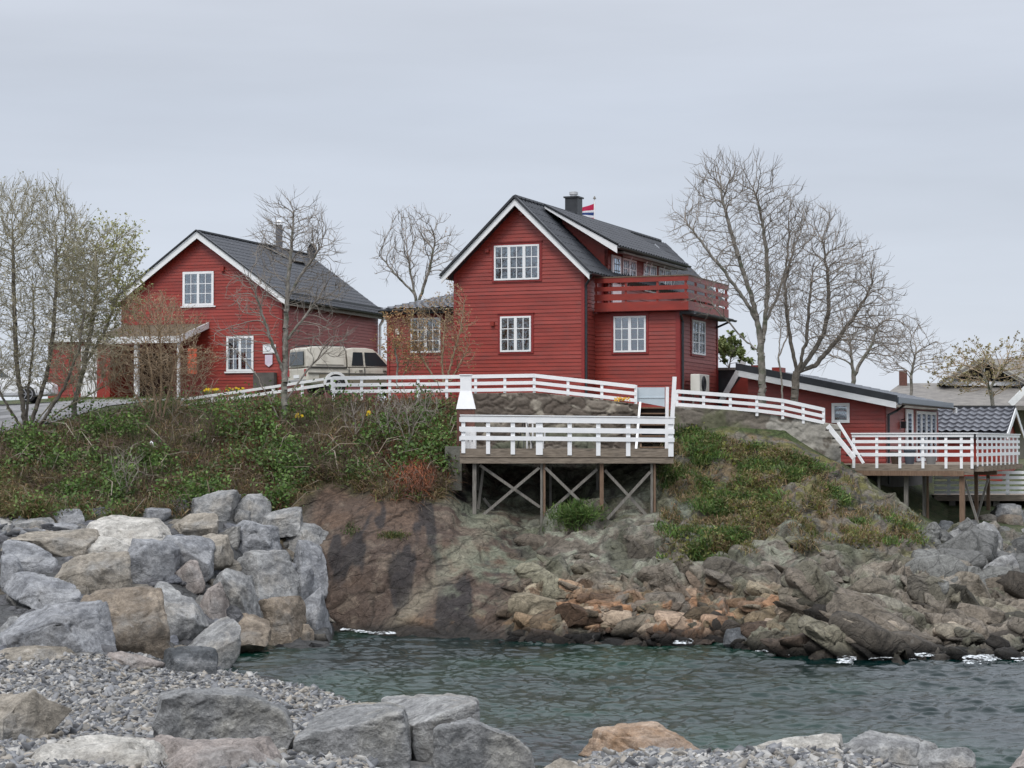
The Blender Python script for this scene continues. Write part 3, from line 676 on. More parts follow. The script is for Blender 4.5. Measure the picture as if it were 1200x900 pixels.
# dormer along the right slope
dy0, dy1 = 2.55, 10.25
dz_e = 12.22; dtop = (RX+.3, AP-.10)
dr_sl = (dtop[1]-dz_e)/(.55-dtop[0])
dw = wall(house, right(.02), 2.45, 10.1, 10.2, dz_e-.05, REDP, name='dormer_wall')
ck = MB(); xs_c = lambda z: (AP-z)/sl+RX
ck.prism([(.02,2.45,EV), (.02,2.45,dz_e+.12), (RX+.6,2.45,AP-.22), (RX+.75,2.45,AP-.75)], (0,.1,0)); ck.build('dormer_cheek', RED, house)
dA, dB, dC, dD = (.62,1.75,dz_e), (.62,10.5,dz_e), (dtop[0],10.5,dtop[1]+.06), (dtop[0],1.75,dtop[1]+.06)
rf = MB(); slab(rf, dA, dB, dC, dD, .12); tiled(rf, dA, dB, dC, dD, amp=.045, step=.014); rf.build('dormer_roof', ROOF, house)
mb = MB(); mb.prism([V(dA)-V((0,0,.0)), V(dD)-V((0,0,.02)), V(dD)-V((0,0,.10)), V(dA)-V((0,0,.27))], (0,-.05,0)); mb.build('bargeboard', WHITE, house)
mb = MB(); mb.beam((.66,1.7,dz_e+.06), (dtop[0],1.7,dtop[1]+.10), .12, .05); mb.build('verge_trim', BLACK, house)
gutter(house, (.68,1.72,dz_e-.03), (.68,10.5,dz_e-.03), .07)
mb = MB(); mb.box(.40,.60,2.5,10.45,dz_e-.20,dz_e-.13); mb.build('fascia', GREYW, house)
# dormer door, windows, folded awnings with arms
d_ = MB(); fr_ = right(.02)
d_.obox(fr_, 2.75, 3.72, .03, .09, 10.25, 12.0); door = d_.build('door', WHITE, house); door['label'] = 'white glazed balcony door in the dormer'
g = MB()
for i in range(3):
    for j in range(4): g.obox(fr_, 2.9+i*.235, 3.1+i*.235, .092, .098, 11.0+j*.235, 11.2+j*.235)
g.build('pane', GLASS, door); mb = MB(); mb.obox(fr_, 2.9, 3.57, .0905, .0915, 11.0, 11.9); mb.build('glazing_backing', mat('dim_room', (.10,.11,.12), rough=.8), door)
for (a, b) in ((4.0,5.55), (6.5,8.05), (8.4,9.95)):
    window(house, fr_, a, b, 10.95, 12.0, cas=2, gc=3, gr=3, curt='full', trim=False)
aw = MB(); aw.box(.1,.45,3.9,10.2,12.03,12.10); awn = aw.build('awning', mat('awning_canvas', (.42,.40,.36), (.5,.48,.44), sc=4, rough=.8), house)
for y in (4.2,6.0,6.6,8.2,9.9):
    mb = MB(); mb.tube((.12,y,11.25), (.42,y-.12,12.05), .018, .018, 6); mb.build('awning_arm', WHITE, awn)
# skylights / snow ladder on the main slope (light metal strips)
for (y) in (12.0, 13.3, 14.6):
    mb = MB(); t = .22
    a = V((RX+.35,y,AP-sl*.35+.07)); b = V((RX+1.3,y,AP-sl*1.3+.07)); mb.beam(a, b, .09, .05); mb.build('snow_strip', mat('light_metal', (.35,.37,.4), rough=.4, metal=.3), house)
# small dark dormer on the far slope
mb = MB(); mb.prism([(xL+.5,3.2,12.0), (RX-.9,3.2,12.9), (RX-.6,3.2,13.25), (xL+.75,3.2,12.75)], (0,3.2,0)); mb.build('rear_dormer', ROOF, house)
# ground floor wing with the balcony on it
VA = 1.09; UA = 3.1; VB = 5.81
wall(house, front(VA), 0, UA, GZ0, 9.78); wall(house, right(UA, 0), VA, VB, GZ0, 9.72, REDP)
mb = MB(); mb.obox(front(VA), UA-.12, UA+.03, .026, .045, GZ0, 9.78); mb.build('corner_board', REDT, house); mb = MB(); mb.obox(right(UA), VA-.02, VA+.1, .026, .045, GZ0, 9.72); mb.build('corner_board', REDT, house)
mb = MB(); mb.obox(right(UA), VB-.1, VB+.02, .026, .045, GZ0, 9.72); mb.build('corner_board', REDT, house)
mb = MB(); mb.box(.02, UA-.13, VA+.13, VB, GZ0, 9.78); mb.build('wall', REDT, house)
window(house, front(VA), .72, 1.9, 8.4, 9.66, cas=2, gc=2, gr=3, curt=None)
window(house, right(UA), 2.5, 4.1, 8.37, 9.58, cas=2, gc=2, gr=3, curt='both')
downpipe(house, [(UA+.1,VA-.2,9.7), (UA+.09,VA+.12,9.45), (UA+.09,VA+.12,GZ0)], .045)
# balcony
BX0, BX1, BY0, BY1 = .1, 3.5, VA-.3, 5.9
bal = MB(); bal.box(BX0, BX1-.005, BY0+.03, BY1, 9.80, 9.95); b0 = bal.build('balcony', REDT, house); b0['label'] = 'red boarded balcony above the ground floor wing'
mb = MB()
for (za, zb) in ((9.82,10.13), (10.20,10.42), (10.53,10.68), (10.82,10.99)):
    mb.box(BX0, BX1, BY0-.03, BY0, za, zb); 
    if za > 10.15 or za < 9.9: mb.box(BX1, BX1+.03, BY0-.031, BY1, za+.001, zb-.001)
mb.build('railing_board', RED, b0)
for x in (BX0+.06, 1.25, 2.4, BX1-.08):
    mb = MB(); mb.box(x-.04, x+.04, BY0+.001, BY0+.07, 9.96, 10.97); mb.build('railing_post', RED, b0)
for y in (1.9, 3.2, 4.6, 5.8):
    mb = MB(); mb.box(BX1-.08, BX1-.001, y-.04, y+.04, 9.96, 10.97); mb.build('railing_post', RED, b0)
mb = MB(); mb.box(BX0-.02, BX1+.05, BY0-.05, BY0+.08, 10.993, 11.03); mb.box(BX1-.06, BX1+.05, BY0+.081, BY1, 10.993, 11.03); mb.build('handrail', WOODB, b0)
mb = MB(); mb.box(UA+.03, BX1+.15, BY0+.25, BY1+.25, 9.70, 9.79); mb.build('eave_board', BLACK, b0)
gutter(house, (BX1+.2,BY0+.2,9.74), (BX1+.2,BY1+.3,9.74), .07)
mb = MB(); mb.tube((BX1+.1,VB,9.68), (UA+.03,VB-.2,9.45), .04); mb.build('downpipe', BLACK, house)
# heat pump on the wing's side wall
hp = empty('heat_pump', M.w(UA+.45, 1.95, 6.9), -M.a, 'cream heat pump unit beside the big red house wing', 'heat pump')
mb = MB(); mb.box(-.18,.16,-.45,.75,0,.72); mb.build('housing', PALE, hp, bevel=.02)
for k in (0,):
    mb = MB()
    for rr_ in (.27,.2,.13): 
        for i in range(20):
            a, b = 2*math.pi*i/20, 2*math.pi*(i+1)/20; mb.tube((.17,.05+rr_*math.cos(a),.38+rr_*math.sin(a)), (.17,.05+rr_*math.cos(b),.38+rr_*math.sin(b)), .008, .008, 4)
    mb.tube((.165,.05,.38),(.168,.05,.38),.29,.29,20); mb.build('fan_grille', BLACK, hp)
for y in (-.3,.55):
    mb = MB(); mb.box(-.15,-.1,y,y+.05,-.4,-.002); mb.build('bracket', GREYW, hp)
# low wing at the left with its grey roof
ex0, ex1, ey = -8.45, WL-.05, 2.0
wall(house, front(ey), ex0, ex1, GZ0, 10.10); mb = MB(); mb.box(ex0+.01, ex1, ey+.13, ey+4.5, GZ0, 10.1); mb.build('wall', REDT, house)
rf = MB(); rA, rB, rC, rD = (ex0-.15,ey-.35,10.16), (ex1+.0,ey-.35,10.16), (ex1,ey+3.8,11.05), (ex0+1.5,ey+3.8,11.05)
slab(rf, rA, rB, rC, rD, .10); tiled(rf, rA, rB, rC, rD, amp=.03, step=.035); rf.poly([rA, rD, (ex0-.15,ey+4.4,10.2)]); rf.build('roof', mat('grey_roof_tile', (.07,.075,.085), (.13,.135,.15), sc=3, rough=.45), house)
gutter(house, (ex0-.2,ey-.4,10.12), (ex1,ey-.4,10.12), .07)
mb = MB(); mb.box(ex0-.1, ex1, ey-.33, ey-.28, 9.98, 10.09); mb.build('fascia', BLACK, house)
window(house, front(ey), -7.5, -6.3, 8.55, 9.84, cas=2, gc=2, gr=3, curt='both', white=WHITEW)
mb = MB(); mb.obox(front(ey), -5.35, -4.98, .2, .45, 9.85, 10.2); mb.build('lamp_box', WHITE, house)
mb = MB(); mb.obox(front(ey), ex0-.02, ex0+.08, .026, .045, GZ0, 10.0); mb.build('corner_board', REDT, house)
mb = MB(); mb.obox(front(ey), -8.1, -7.95, .03, .1, 9.25, 9.45); mb.build('meter_box', PALE, house)
house.location.z = 0

# flag pole and pennant-like flag behind the roof
fp = empty('flagpole', at(697, 470, 92), 0, 'slender white flagpole rising behind the big house roof', 'flagpole')
h_ = at(697,233,92).z-fp.location.z
mb = MB(); mb.tube((0,0,-1.5), (0,0,h_), .05, .03, 10); mb.build('pole', WHITE, fp); mb = MB(); mb.tube((0,0,h_+.001),(0,0,h_+.12),.08,.02,10); mb.build('finial', GREYW, fp)
flag_cols = [(.5,.02,.08), (.75,.76,.8), (.03,.06,.2), (.75,.76,.8), (.5,.02,.08)]
fl = empty('flag', at(696.5, 243, 92), 0, 'small red, white and blue flag blowing behind the chimney', 'flag')
edges = [0,.30,.42,.58,.70,1.0]; nb = 10
for k in range(5):
    mb = MB()
    for i in range(nb):
        def fpnt(t, e_):
            x = -.0-t*.85; top = .18-.30*t; bot = -.75+.25*t; z = top+(bot-top)*e_; return (x, .10*math.sin(t*7+e_*2), z+.25*0)
        a, b = i/nb, (i+1)/nb; 
        P4 = [fpnt(a,edges[k]), fpnt(b,edges[k]), fpnt(b,edges[k+1]), fpnt(a,edges[k+1])]
        mb.quad(*P4)
    mb.build('stripe', mat('flag_cloth', flag_cols[k], rough=.8, trans=.3), fl)

# ------------------------------------------------------------------ the left red house
L = Fr(330, 84, 1400)
lh = empty('red_house', (L.o.x, L.o.y, 0), -L.a, 'left red house with dark roof, stovepipe and open porch', 'house')
G0 = 6.9; AP = 14.02; EV = 11.35; RX = -3.72; WL = -7.4; LN = 11.0; sl = (AP-EV)/(0-RX)
eR2 = lambda z: 0.0 if z <= EV-.1 else (13.88-z)/(13.88-(EV-.1))*(0+3.72)-3.72
eL2 = lambda z: -7.4 if z <= EV-.1 else -3.72-(13.88-z)/(13.88-(EV-.1))*(3.68)
wall(lh, front(), eL2, eR2, G0, AP-.16, top=[G0, EV-.1, AP-.16])
wall(lh, right(0), 0, 10.4, G0, EV-.1, REDP)
mb = MB(); mb.box(-7.38,-.13,.13,10.4,G0,EV-.1); mb.build('wall', REDT, lh)
for (xa_, xb_) in ((-.12,.02),(-7.4,-7.28)):
    mb = MB(); mb.obox(front(), xa_, xb_, .026, .045, G0, EV-.1); mb.build('corner_board', REDT, lh)
f0 = -.32; xo = .35; zR = EV-sl*xo+.02; xL = -7.4-.35; zL = zR
ROOF2 = mat('slate_shingle', (.018,.021,.027), (.036,.04,.05), sc=9, rough=.6, bump=.01, bsc=30, c3=(.085,.09,.10), sc3=14, t3=(.55,.7))
rf = MB(); slab(rf, (xo,f0,zR), (xo,10.75,zR), (RX,10.95,AP), (RX,f0,AP)); tiled(rf, (xo,f0,zR), (xo,10.75,zR), (RX,10.95,AP), (RX,f0,AP), pu=.33, pv=.3, amp=.025, step=.012, n_=4); rf.build('roof', ROOF2, lh)
rf = MB(); slab(rf, (xL,f0,zL), (xL,10.75,zL), (RX,10.95,AP), (RX,f0,AP)); rf.build('roof', ROOF2, lh)
mb = MB(); mb.beam((RX,f0,AP+.03), (RX,10.9,AP+.03), .2, .07); mb.build('ridge_cap', BLACK, lh)
barge(lh, (xo+.02,f0,zR), (RX,f0,AP), .27); barge(lh, (xL-.02,f0,zL), (RX,f0,AP), .27)
mb = MB()
for (a, b) in (((xo+.04,f0-.06,zR+.02),(RX,f0-.06,AP+.05)), ((xL-.04,f0-.06,zL+.02),(RX,f0-.06,AP+.05))): mb.beam(a, b, .13, .05)
mb.build('verge_trim', BLACK, lh)
gutter(lh, (xo+.07,f0,zR-.03), (xo+.07,10.7,zR-.03), .07)
mb = MB(); mb.beam((xo-.15,.3,zR+.28), (xo-.15,10.5,zR+.28), .05, .1); mb.build('snow_guard', BLACK, lh)
mb = MB(); mb.box(xo-.05, xo-.02, f0, 10.7, zR-.24, zR-.10); mb.build('fascia', GREYW, lh)
downpipe(lh, [(xo+.02,.15,zR-.08), (.09,.2,zR-.45), (.09,.2,G0)], .045)
downpipe(lh, [(xo+.05,10.2,zR-.1), (.25,10.3,zR-.35), (.15,10.3,zR-.5), (.15,10.3,G0)], .07, WHITE)
window(lh, front(), -4.52, -3.09, 10.94, 12.37, cas=2, curt='both', trim=False, frame_w=.10)
window(lh, front(), -2.49, -1.26, 8.19, 9.65, cas=2, curt='both', trim=False, frame_w=.09)
mb = MB(); mb.obox(front(), -4.6, -3.0, .0, .09, 10.88, 10.93); mb.obox(front(), -2.57, -1.18, .0, .09, 8.12, 8.18); mb.build('window_sill', WHITE, lh)
mb = MB(); mb.obox(front(), -2.75, -2.6, .02, .14, 12.35, 12.55); mb.build('vent_hood', RED, lh)
# stovepipe, flashing, dish
q = L.ps(328, 292, -3.3)
mb = MB(); mb.tube((-3.4,7.0,13.5), (-3.4,7.0,15.0), .155, .155, 16); st = mb.build('stovepipe', mat('pipe_grey', (.09,.09,.10), (.13,.13,.14), sc=4, rough=.5), lh)
mb = MB(); mb.tube((-3.4,7.0,15.005), (-3.4,7.0,15.08), .19, .19, 16); mb.tube((-3.4,7.0,15.15), (-3.4,7.0,15.24), .19, .06, 16); mb.tube((-3.4,7.0,15.08),(-3.4,7.0,15.15),.05,.05,8); mb.build('cap', WHITE, st)
fl_m = mat('pale_flashing', (.36,.36,.34), (.45,.45,.42), sc=4, rough=.6)
mb = MB(); zz = lambda x: AP-sl*(x-RX)+.075
mb.beam((-3.5,5.6,zz(-3.5)), (-2.75,7.0,zz(-2.75)), .09, .04); mb.beam((-2.75,7.0,zz(-2.75)+.01), (-2.72,8.3,zz(-2.72)+.01), .3, .03); mb.build('flashing', fl_m, lh)
dsh = empty('satellite_dish', L.w(-3.35, 10.6, 13.75), -L.a, 'small dark satellite dish at the far end of the left house ridge', 'dish')
mb = MB(); nseg = 14; cv = [(.0,0,0)]
for i in range(nseg):
    a, b = 2*math.pi*i/nseg, 2*math.pi*(i+1)/nseg
    for (r0, r1) in ((0,.2),(.2,.38)):
        pt = lambda r, t: (r*math.cos(t)*.7, -.25*r*r*2, .4+r*math.sin(t)); mb.quad(pt(r0,a), pt(r1,a), pt(r1,b), pt(r0,b))
mb.build('bowl', BLACK, dsh); mb = MB(); mb.tube((0,0,-.15),(0,.03,.4),.025); mb.tube((0,0,.05),(0,-.35,.35),.012); mb.build('bracket', BLACK, dsh)
# notice boards low on the gable's right edge
nb_ = MB(); x0, z1 = L.pf(309, 404, 0); x1, z0 = L.pf(324, 414, 0); nb_.obox(front(), x0, x1, .045, .075, z0, z1); b1 = nb_.build('notice_board', WHITE, lh)
mb = MB(); xm = (x0+x1)/2; zm = (z0+z1)/2
for i in range(12):
    a, b = 2*math.pi*i/12, 2*math.pi*(i+1)/12; mb.beam(V((xm+.12*math.cos(a)-.05,-.078,zm+.02+.09*math.sin(a))), V((xm+.12*math.cos(b)-.05,-.078,zm+.02+.09*math.sin(b))), .004, .018, up=(0,1,0))
mb.build('round_emblem', mat('emblem_blue', (.12,.2,.32), rough=.6), b1)
nb2 = MB(); x0, z1 = L.pf(311.5, 416, 0); x1, z0 = L.pf(320, 430, 0); nb2.prism([(x0,-.045,z1),(x1,-.045,z1),(x1,-.045,z0+.12),((x0+x1)/2,-.045,z0),(x0,-.045,z0+.12)], (0,-.03,0)); b2 = nb2.build('notice_board', mat('pinkish_board', (.55,.48,.58), (.68,.6,.68), sc=5, rough=.5), lh); b2['label'] = 'pinkish shield shaped board'
mb = MB(); x0, z1 = L.pf(301, 437, 0); x1, z0 = L.pf(325, 456, 0); mb.box(x0, x1, -.35, -.05, z0, z1); mb.build('cellar_box', mat('grey_box', (.07,.065,.06), (.11,.10,.09), sc=4, rough=.8), lh)
# porch
pz = 9.42
rf = MB(); rf.prism([(-7.2,-2.6,pz), (-3.35,-2.6,pz), (-3.35,0,10.1), (-7.2,0,10.1)], (0,0,.1)); pr = rf.build('porch_roof', mat('mossy_felt', (.09,.065,.05), (.13,.11,.07), sc=3, rough=.95, bump=.02, bsc=15), lh)
mb = MB(); mb.box(-7.25,-3.3,-2.66,-2.605,pz-.14,pz+.13); mb.prism([(-3.35,-2.6,pz-.12),(-3.35,-.03,10.0),(-3.35,-.03,10.25),(-3.35,-2.6,pz+.14)], (.05,0,0)); mb.prism([(-7.2,-2.6,pz-.12),(-7.2,-.03,10.0),(-7.2,-.03,10.25),(-7.2,-2.6,pz+.14)], (-.05,0,0)); mb.build('fascia', WHITEW, pr)
for (x, m_) in ((-5.35, WHITEW), (-3.45, WHITEW)):
    mb = MB(); mb.box(x-.09 if m_ is WHITEW and x < -4 else x-.04, x+.09 if x < -4 else x+.04, -2.5, -2.35, 6.9, pz-.005); mb.build('porch_post', m_, lh)
mb = MB(); x0, z1 = L.pf(220,408,-2.3); x1, z0 = L.pf(230,438,-2.3); mb.box(x0,x1,-2.3,-2.24,z0,z1); o_ = mb.build('orange_panel', mat('orange_red_paint', (.5,.07,.025), (.6,.1,.04), sc=3, rough=.6), lh)
mb = MB(); mb.box(-7.2,-6.6,-2.4,-.1,6.9,9.3); mb.build('porch_side_wall', RED, lh)
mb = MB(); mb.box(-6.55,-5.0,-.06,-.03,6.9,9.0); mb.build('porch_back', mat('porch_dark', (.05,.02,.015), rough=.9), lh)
# flat terrace wing at the left with a white door and white railing
wg = MB(); x0, _z = L.pf(62, 400, 1); 
wall(lh, front(.6), -11.3, -7.42, 6.9, 9.55); mb = MB(); mb.box(-11.28,-7.42,.75,4,6.9,9.55); mb.build('wall', REDT, lh)
mb = MB(); x0, z1 = L.pf(96, 406, .6); x1, z0 = L.pf(117, 465, .6); mb.obox(front(.6), x0, x1, .03, .08, z0, z1); dd_ = mb.build('door', WHITE, lh); dd_['label'] = 'plain white side door'
mb = MB(); mb.tube((x1-.12,.50,8.2),(x1-.12,.46,8.2),.03); mb.build('handle', BLACK, dd_)
mb = MB()
for z in (9.72,10.05,10.35): mb.box(-11.4,-7.5,.35,.38,z,z+.13)
for i in range(9):
    x = -11.35+i*.47; mb.box(x,x+.08,.381,.44,9.56,10.5)
mb.box(-11.5,-7.45,.30,.62,9.553,9.66); mb.build('terrace_railing', WHITEW, lh)

# ------------------------------------------------------------------ the lower red house at the right
D = Fr(1038, 71, 1550)
dh = empty('red_cabin', (D.o.x, D.o.y, 0), -D.a, 'low red cabin with sloping black-edged roof above the right deck', 'cabin')
zl, zr = 7.82, 6.70
zt = lambda x: zr+(zl-zr)*(-(x)/4.97)
wall(dh, front(), lambda z: -4.9 if z < zt(0)-.3 else -4.9, lambda z: 0 if z < zr-.12 else max(-4.8, min(0, -(z-(zr-.12))/(zl-zr)*4.97)), 4.3, zl-.14, top=[4.3, zr-.12, zl-.14])
wall(dh, right(0), 0, 10.4, 4.3, zr-.2, REDP)
mb = MB(); mb.box(-4.8,-.2,.15,10.2,2.4,4.295); mb.build('foundation', mat('foundation_shade', (.05,.048,.045), (.08,.075,.07), sc=2, rough=.9), dh)  # box coloured dark to stand in for the deep shade under the deck
mb = MB(); mb.box(-4.88,-.13,.13,10.3,4.3,zr-.3); mb.build('wall', REDT, dh)
rf = MB(); slab(rf, (.5,-.5,zr+.02), (.5,10.7,zr+.02), (-5.2,10.7,zl+.1), (-5.2,-.5,zl+.1), .12); tiled(rf, (.5,-.45,zr+.05), (.5,10.7,zr+.05), (-5.2,10.7,zl+.13), (-5.2,-.45,zl+.13), amp=.02, step=.02, n_=4); rf.build('roof', mat('cabin_roof', (.06,.068,.08), (.12,.13,.15), sc=2, rough=.45), dh)
mb = MB(); mb.prism([(.52,-.51,zr-.06), (.52,-.51,zr+.16), (-5.2,-.51,zl+.24), (-5.2,-.51,zl-.0)], (0,-.06,0)); mb.build('verge_trim', BLACK, dh)
mb = MB(); mb.prism([(.47,-.505,zr-.28), (.47,-.505,zr-.065), (-5.1,-.505,zl-.025), (-5.1,-.505,zl-.24)], (0,-.05,0)); mb.build('bargeboard', WHITE, dh)
mb = MB(); mb.box(.505,.56,-.5,10.7,zr-.16,zr+.1); mb.build('fascia', mat('slate_blue_metal', (.10,.12,.145), rough=.35), dh)
gutter(dh, (.62,-.5,zr-.1), (.62,10.6,zr-.1), .06)
downpipe(dh, [(.6,.3,zr-.15), (.3,.5,zr-.35), (.08,.12,zr-.5), (.08,.12,3.8)], .045)
mb = MB(); mb.box(.56,.7,10.5,10.75,zr-.3,zr-.08); mb.build('gutter_end', WHITE, dh)
window(dh, front(), -1.88, -1.25, 5.93, 6.62, cas=1, gc=1, gr=1, curt='full', trim=False, frame_w=.1)
fr_ = right(0)
mb = MB(); mb.obox(fr_, 3.4, 4.75, .03, .08, 4.45, 6.45); dd_ = mb.build('door', WHITE, dh); mb = MB(); mb.obox(fr_, 3.75, 4.4, .082, .088, 4.9, 6.3); mb.build('pane', GLASS, dd_)
for i in range(4):
    a = 5.5+i*1.05; window(dh, fr_, a, a+1.0, 4.55, 6.42, cas=1, gc=1, gr=1, curt='side', trim=False, frame_w=.1)
lm = MB(); lm.box(.05,.22,2.5,2.65,5.75,6.0); lm.tube((.05,2.57,6.05),(.2,2.57,6.1),.02); lm.build('wall_lamp', BLACK, dh)
# high red block with a dark shed front, between the two houses
an = empty('red_shed', D.w(-5.6, 1.5, 0), -D.a, 'small red shed end with white slanting handrail left of the cabin', 'shed')
def X_(px_, py_, v=1.5): q_ = D.pf(px_, py_, v); return (q_[0]+5.6, q_[1])
a = X_(880,428); b = X_(858,478); c__ = X_(884,478)
mb = MB(); mb.prism([(a[0]+.0,0,a[1]), (X_(846,470)[0],0,X_(846,470)[1]), (X_(846,490)[0],0,5.9), (X_(890,490)[0],0,5.9), (X_(890,428)[0],0,a[1])], (0,.15,0)); mb.build('wall', RED, an)
mb = MB(); p, q = X_(872,424), X_(846,470); mb.beam((p[0],-.06,p[1]), (q[0],-.06,q[1]), .05, .2); mb.build('handrail', WHITEW, an)
mb = MB(); p = X_(836,432); q = X_(872,480); mb.box(p[0]-.9,q[0]-.1,.6,.8,5.9,p[1]-.05); mb.build('dark_front', BLACK, an)
mb = MB(); mb.box(p[0]-1.0,q[0],.45,.9,p[1]-.045,p[1]+.05); mb.build('roof_edge', GREYW, an)
mb = MB(); p = X_(898,428); q = X_(908,436); mb.box(p[0],q[0],.8,1.6,q[1]-1,p[1]-.05); mb.build('roof_box', RED, an)
# ------------------------------------------------------------------ fences, garden walls, decks
def fence(name, pts, boards, label, post_every=1, bw=.11, bt=.025, posts_below=.25, group=None, mat_=None, pw=.09, post_pts=None):
    """pts: list of world points of the TOP of the fence; boards: list of (top offset, height) below that line"""
    mat_ = mat_ or WHITE
    root = empty(name, (pts[0].x, pts[0].y, pts[0].z-.75), 0, label, 'fence', group); o = root.location.copy(); o = V(root.location)
    for (dz, h) in boards:
        mb = MB()
        for a, b in zip(pts[:-1], pts[1:]):
            d = (b-a).normalized(); side = V((d.y,-d.x,0)).normalized()
            if side.y > 0: side = -side
            p = a-o-V((0,0,dz+h/2))+side*(bt/2+.045); q = b-o-V((0,0,dz+h/2))+side*(bt/2+.045)
            mb.beam(p, q, bt, h)
        mb.build('rail', mat_, root)
    for p in (post_pts or pts):
        mb = MB(); q = p-o; hgt_ = boards[-1][0]+boards[-1][1]+posts_below
        mb.box(q.x-pw/2, q.x+pw/2, q.y-pw/2+.0, q.y+pw/2, q.z-hgt_, q.z-.01); mb.build('post', mat_, root)
    return root
def line(ctrl, n):
    """ctrl: (px, py, Y) control points -> n points evenly spaced"""
    ps = [at(*c_) for c_ in ctrl]; L_ = [0]
    for a, b in zip(ps[:-1], ps[1:]): L_.append(L_[-1]+(b-a).length)
    out = []
    for i in range(n):
        s = L_[-1]*i/(n-1)
        for k in range(len(ps)-1):
            if s <= L_[k+1]+1e-6: t = (s-L_[k])/(L_[k+1]-L_[k]); out.append(ps[k].lerp(ps[k+1], t)); break
    return out
p_ = line([(391,441,67.8),(535,439.5,66.9),(626,438,66.5)], 8)+line([(626,438,66.5),(745,451,66.3)], 4)[1:]
fence('white_fence', p_, [(0,.12),(.235,.11),(.45,.11)], 'long white three-board fence on the stone wall in front of the big house')
mb = MB(); fo = bpy.data.objects['white_fence']
p_ = line([(213,467,71.5),(300,455,70.5),(389,441.5,69)], 6)
fence('white_fence', p_, [(0,.09),(.19,.10)], 'low sloping two-board white fence running up to the parked pickup', posts_below=.22)
p_ = line([(793,456.5,66.6),(880,463,66.8),(917,467.5,67)], 5)+line([(917,467.5,67),(965,478,67.3)], 3)[1:]
fence('white_fence', p_, [(0,.12),(.225,.11),(.43,.11)], 'white three-board fence on the concrete wall right of the stairs', posts_below=.12)

# stone and concrete garden walls: displaced stone faces
def rubble_wall(name, x0, x1, Y0, Y1, top, bot, label, mt, cell=.3, amp=.06, colf=None, thick=.5):
    nx_ = int((x1-x0)/1.1); nz_ = 60
    a = np.linspace(x0, x1, nx_); t = np.linspace(0, 1, nz_); A, Tt = np.meshgrid(a, t, indexing='ij')
    Yw = np.interp(A, [x0, x1], [Y0, Y1]); tp = np.interp(A, [q[0] for q in top], [q[1] for q in top]); bt_ = np.interp(A, [q[0] for q in bot], [q[1] for q in bot])
    PYy = tp+(bt_-tp)*Tt; X = (A-600)/F*Yw; Z = HC-(PYy-520)*Yw/F
    P_ = np.stack([X, Yw, Z], -1).reshape(-1,3)
    f1,f2,idd,cc_ = worley((P_+.3*np.stack([fbm(P_*2,3,9),fbm(P_*2,2,10),fbm(P_*2,2,11)],1))*np.array([1/cell/2.1,1/cell,1/cell]), 77)
    dd = (idd-.4)*amp+(1-np.exp(-((f2-f1)/.14)**2))*amp*.8+fbm(P_*5,3,78)*.03
    P_[:,1] -= dd*sstep(0,.03,1-Tt.ravel()*0)
    c_ = colf(P_, f1, f2, idd, Tt.ravel(), A.ravel())
    n0 = len(P_); back = P_.copy().reshape(nx_, nz_, 3)[:,0].copy(); back[:,1] += thick; back[:,2] += 0
    V_ = np.concatenate([P_, back]); C_ = np.concatenate([c_, c_.reshape(nx_, nz_, 3)[:,0]])
    f_ = gfaces(nx_, nz_); i = np.arange(nx_-1); ff_ = np.stack([i*nz_, n0+i, n0+i+1, (i+1)*nz_], 1)
    ends = []
    o = np_mesh(name, V_, np.concatenate([f_, ff_]), mt, col=np.clip(c_ if False else C_, 0, 1)); 
    return tag(o, label, 'wall')
STONE = mat('wall_stone', (.75,.75,.75), (1.25,1.25,1.25), sc=6, rough=.9, bump=.02, bsc=14, attr=True)
def colA(P_, f1, f2, idd, t, a):
    n = fbm(P_*2.5,4,500); m = fbm(P_*.8,3,510); c_ = np.broadcast_to(C3(.105,.085,.068), P_.shape).copy()
    c_ = to(c_, (.19,.165,.135), sstep(.5,.8,idd)*.8); c_ = to(c_, (.30,.27,.22), sstep(.06,.22,n)*sstep(.3,.6,idd)*.8); c_ = to(c_, (.13,.15,.10), sstep(.0,.2,m)*sstep(.4,.7,t)*.7)
    return to(c_, (.03,.025,.02), np.exp(-((f2-f1)/.06)**2)*.35)
rubble_wall('stone_wall', 540, 750, 66.2, 66.2, [(540,461),(626,460),(690,466),(750,474)], [(540,534),(750,537)], 'brown rough stone wall behind the front deck', STONE, colf=colA)
def colB(P_, f1, f2, idd, t, a):
    n = fbm(P_*1.6,4,520); m = fbm(P_*.7,4,530); c_ = np.broadcast_to(C3(.15,.13,.105), P_.shape).copy()
    v = fbm(P_*np.array([2.5,1,.5]),4,540); c_ = to(c_, (.085,.075,.06), sstep(0,.3,v)*.8)
    c_ = to(c_, (.33,.31,.27), sstep(.08,.14,m+.4*n)*.9); c_ = to(c_, (.10,.11,.05), sstep(.03,.2,-m)*.6)
    return to(c_, (.035,.03,.02), np.exp(-((f2-f1)/.04)**2)*sstep(.5,.9,t)*.7)
rubble_wall('concrete_wall', 789, 985, 66.3, 67.4, [(789,476),(880,482),(917,488),(985,498)], [(789,526),(850,516),(920,528),(985,556)], 'stained concrete and stone wall under the right-hand white fence', STONE, cell=.7, amp=.035, colf=colB)

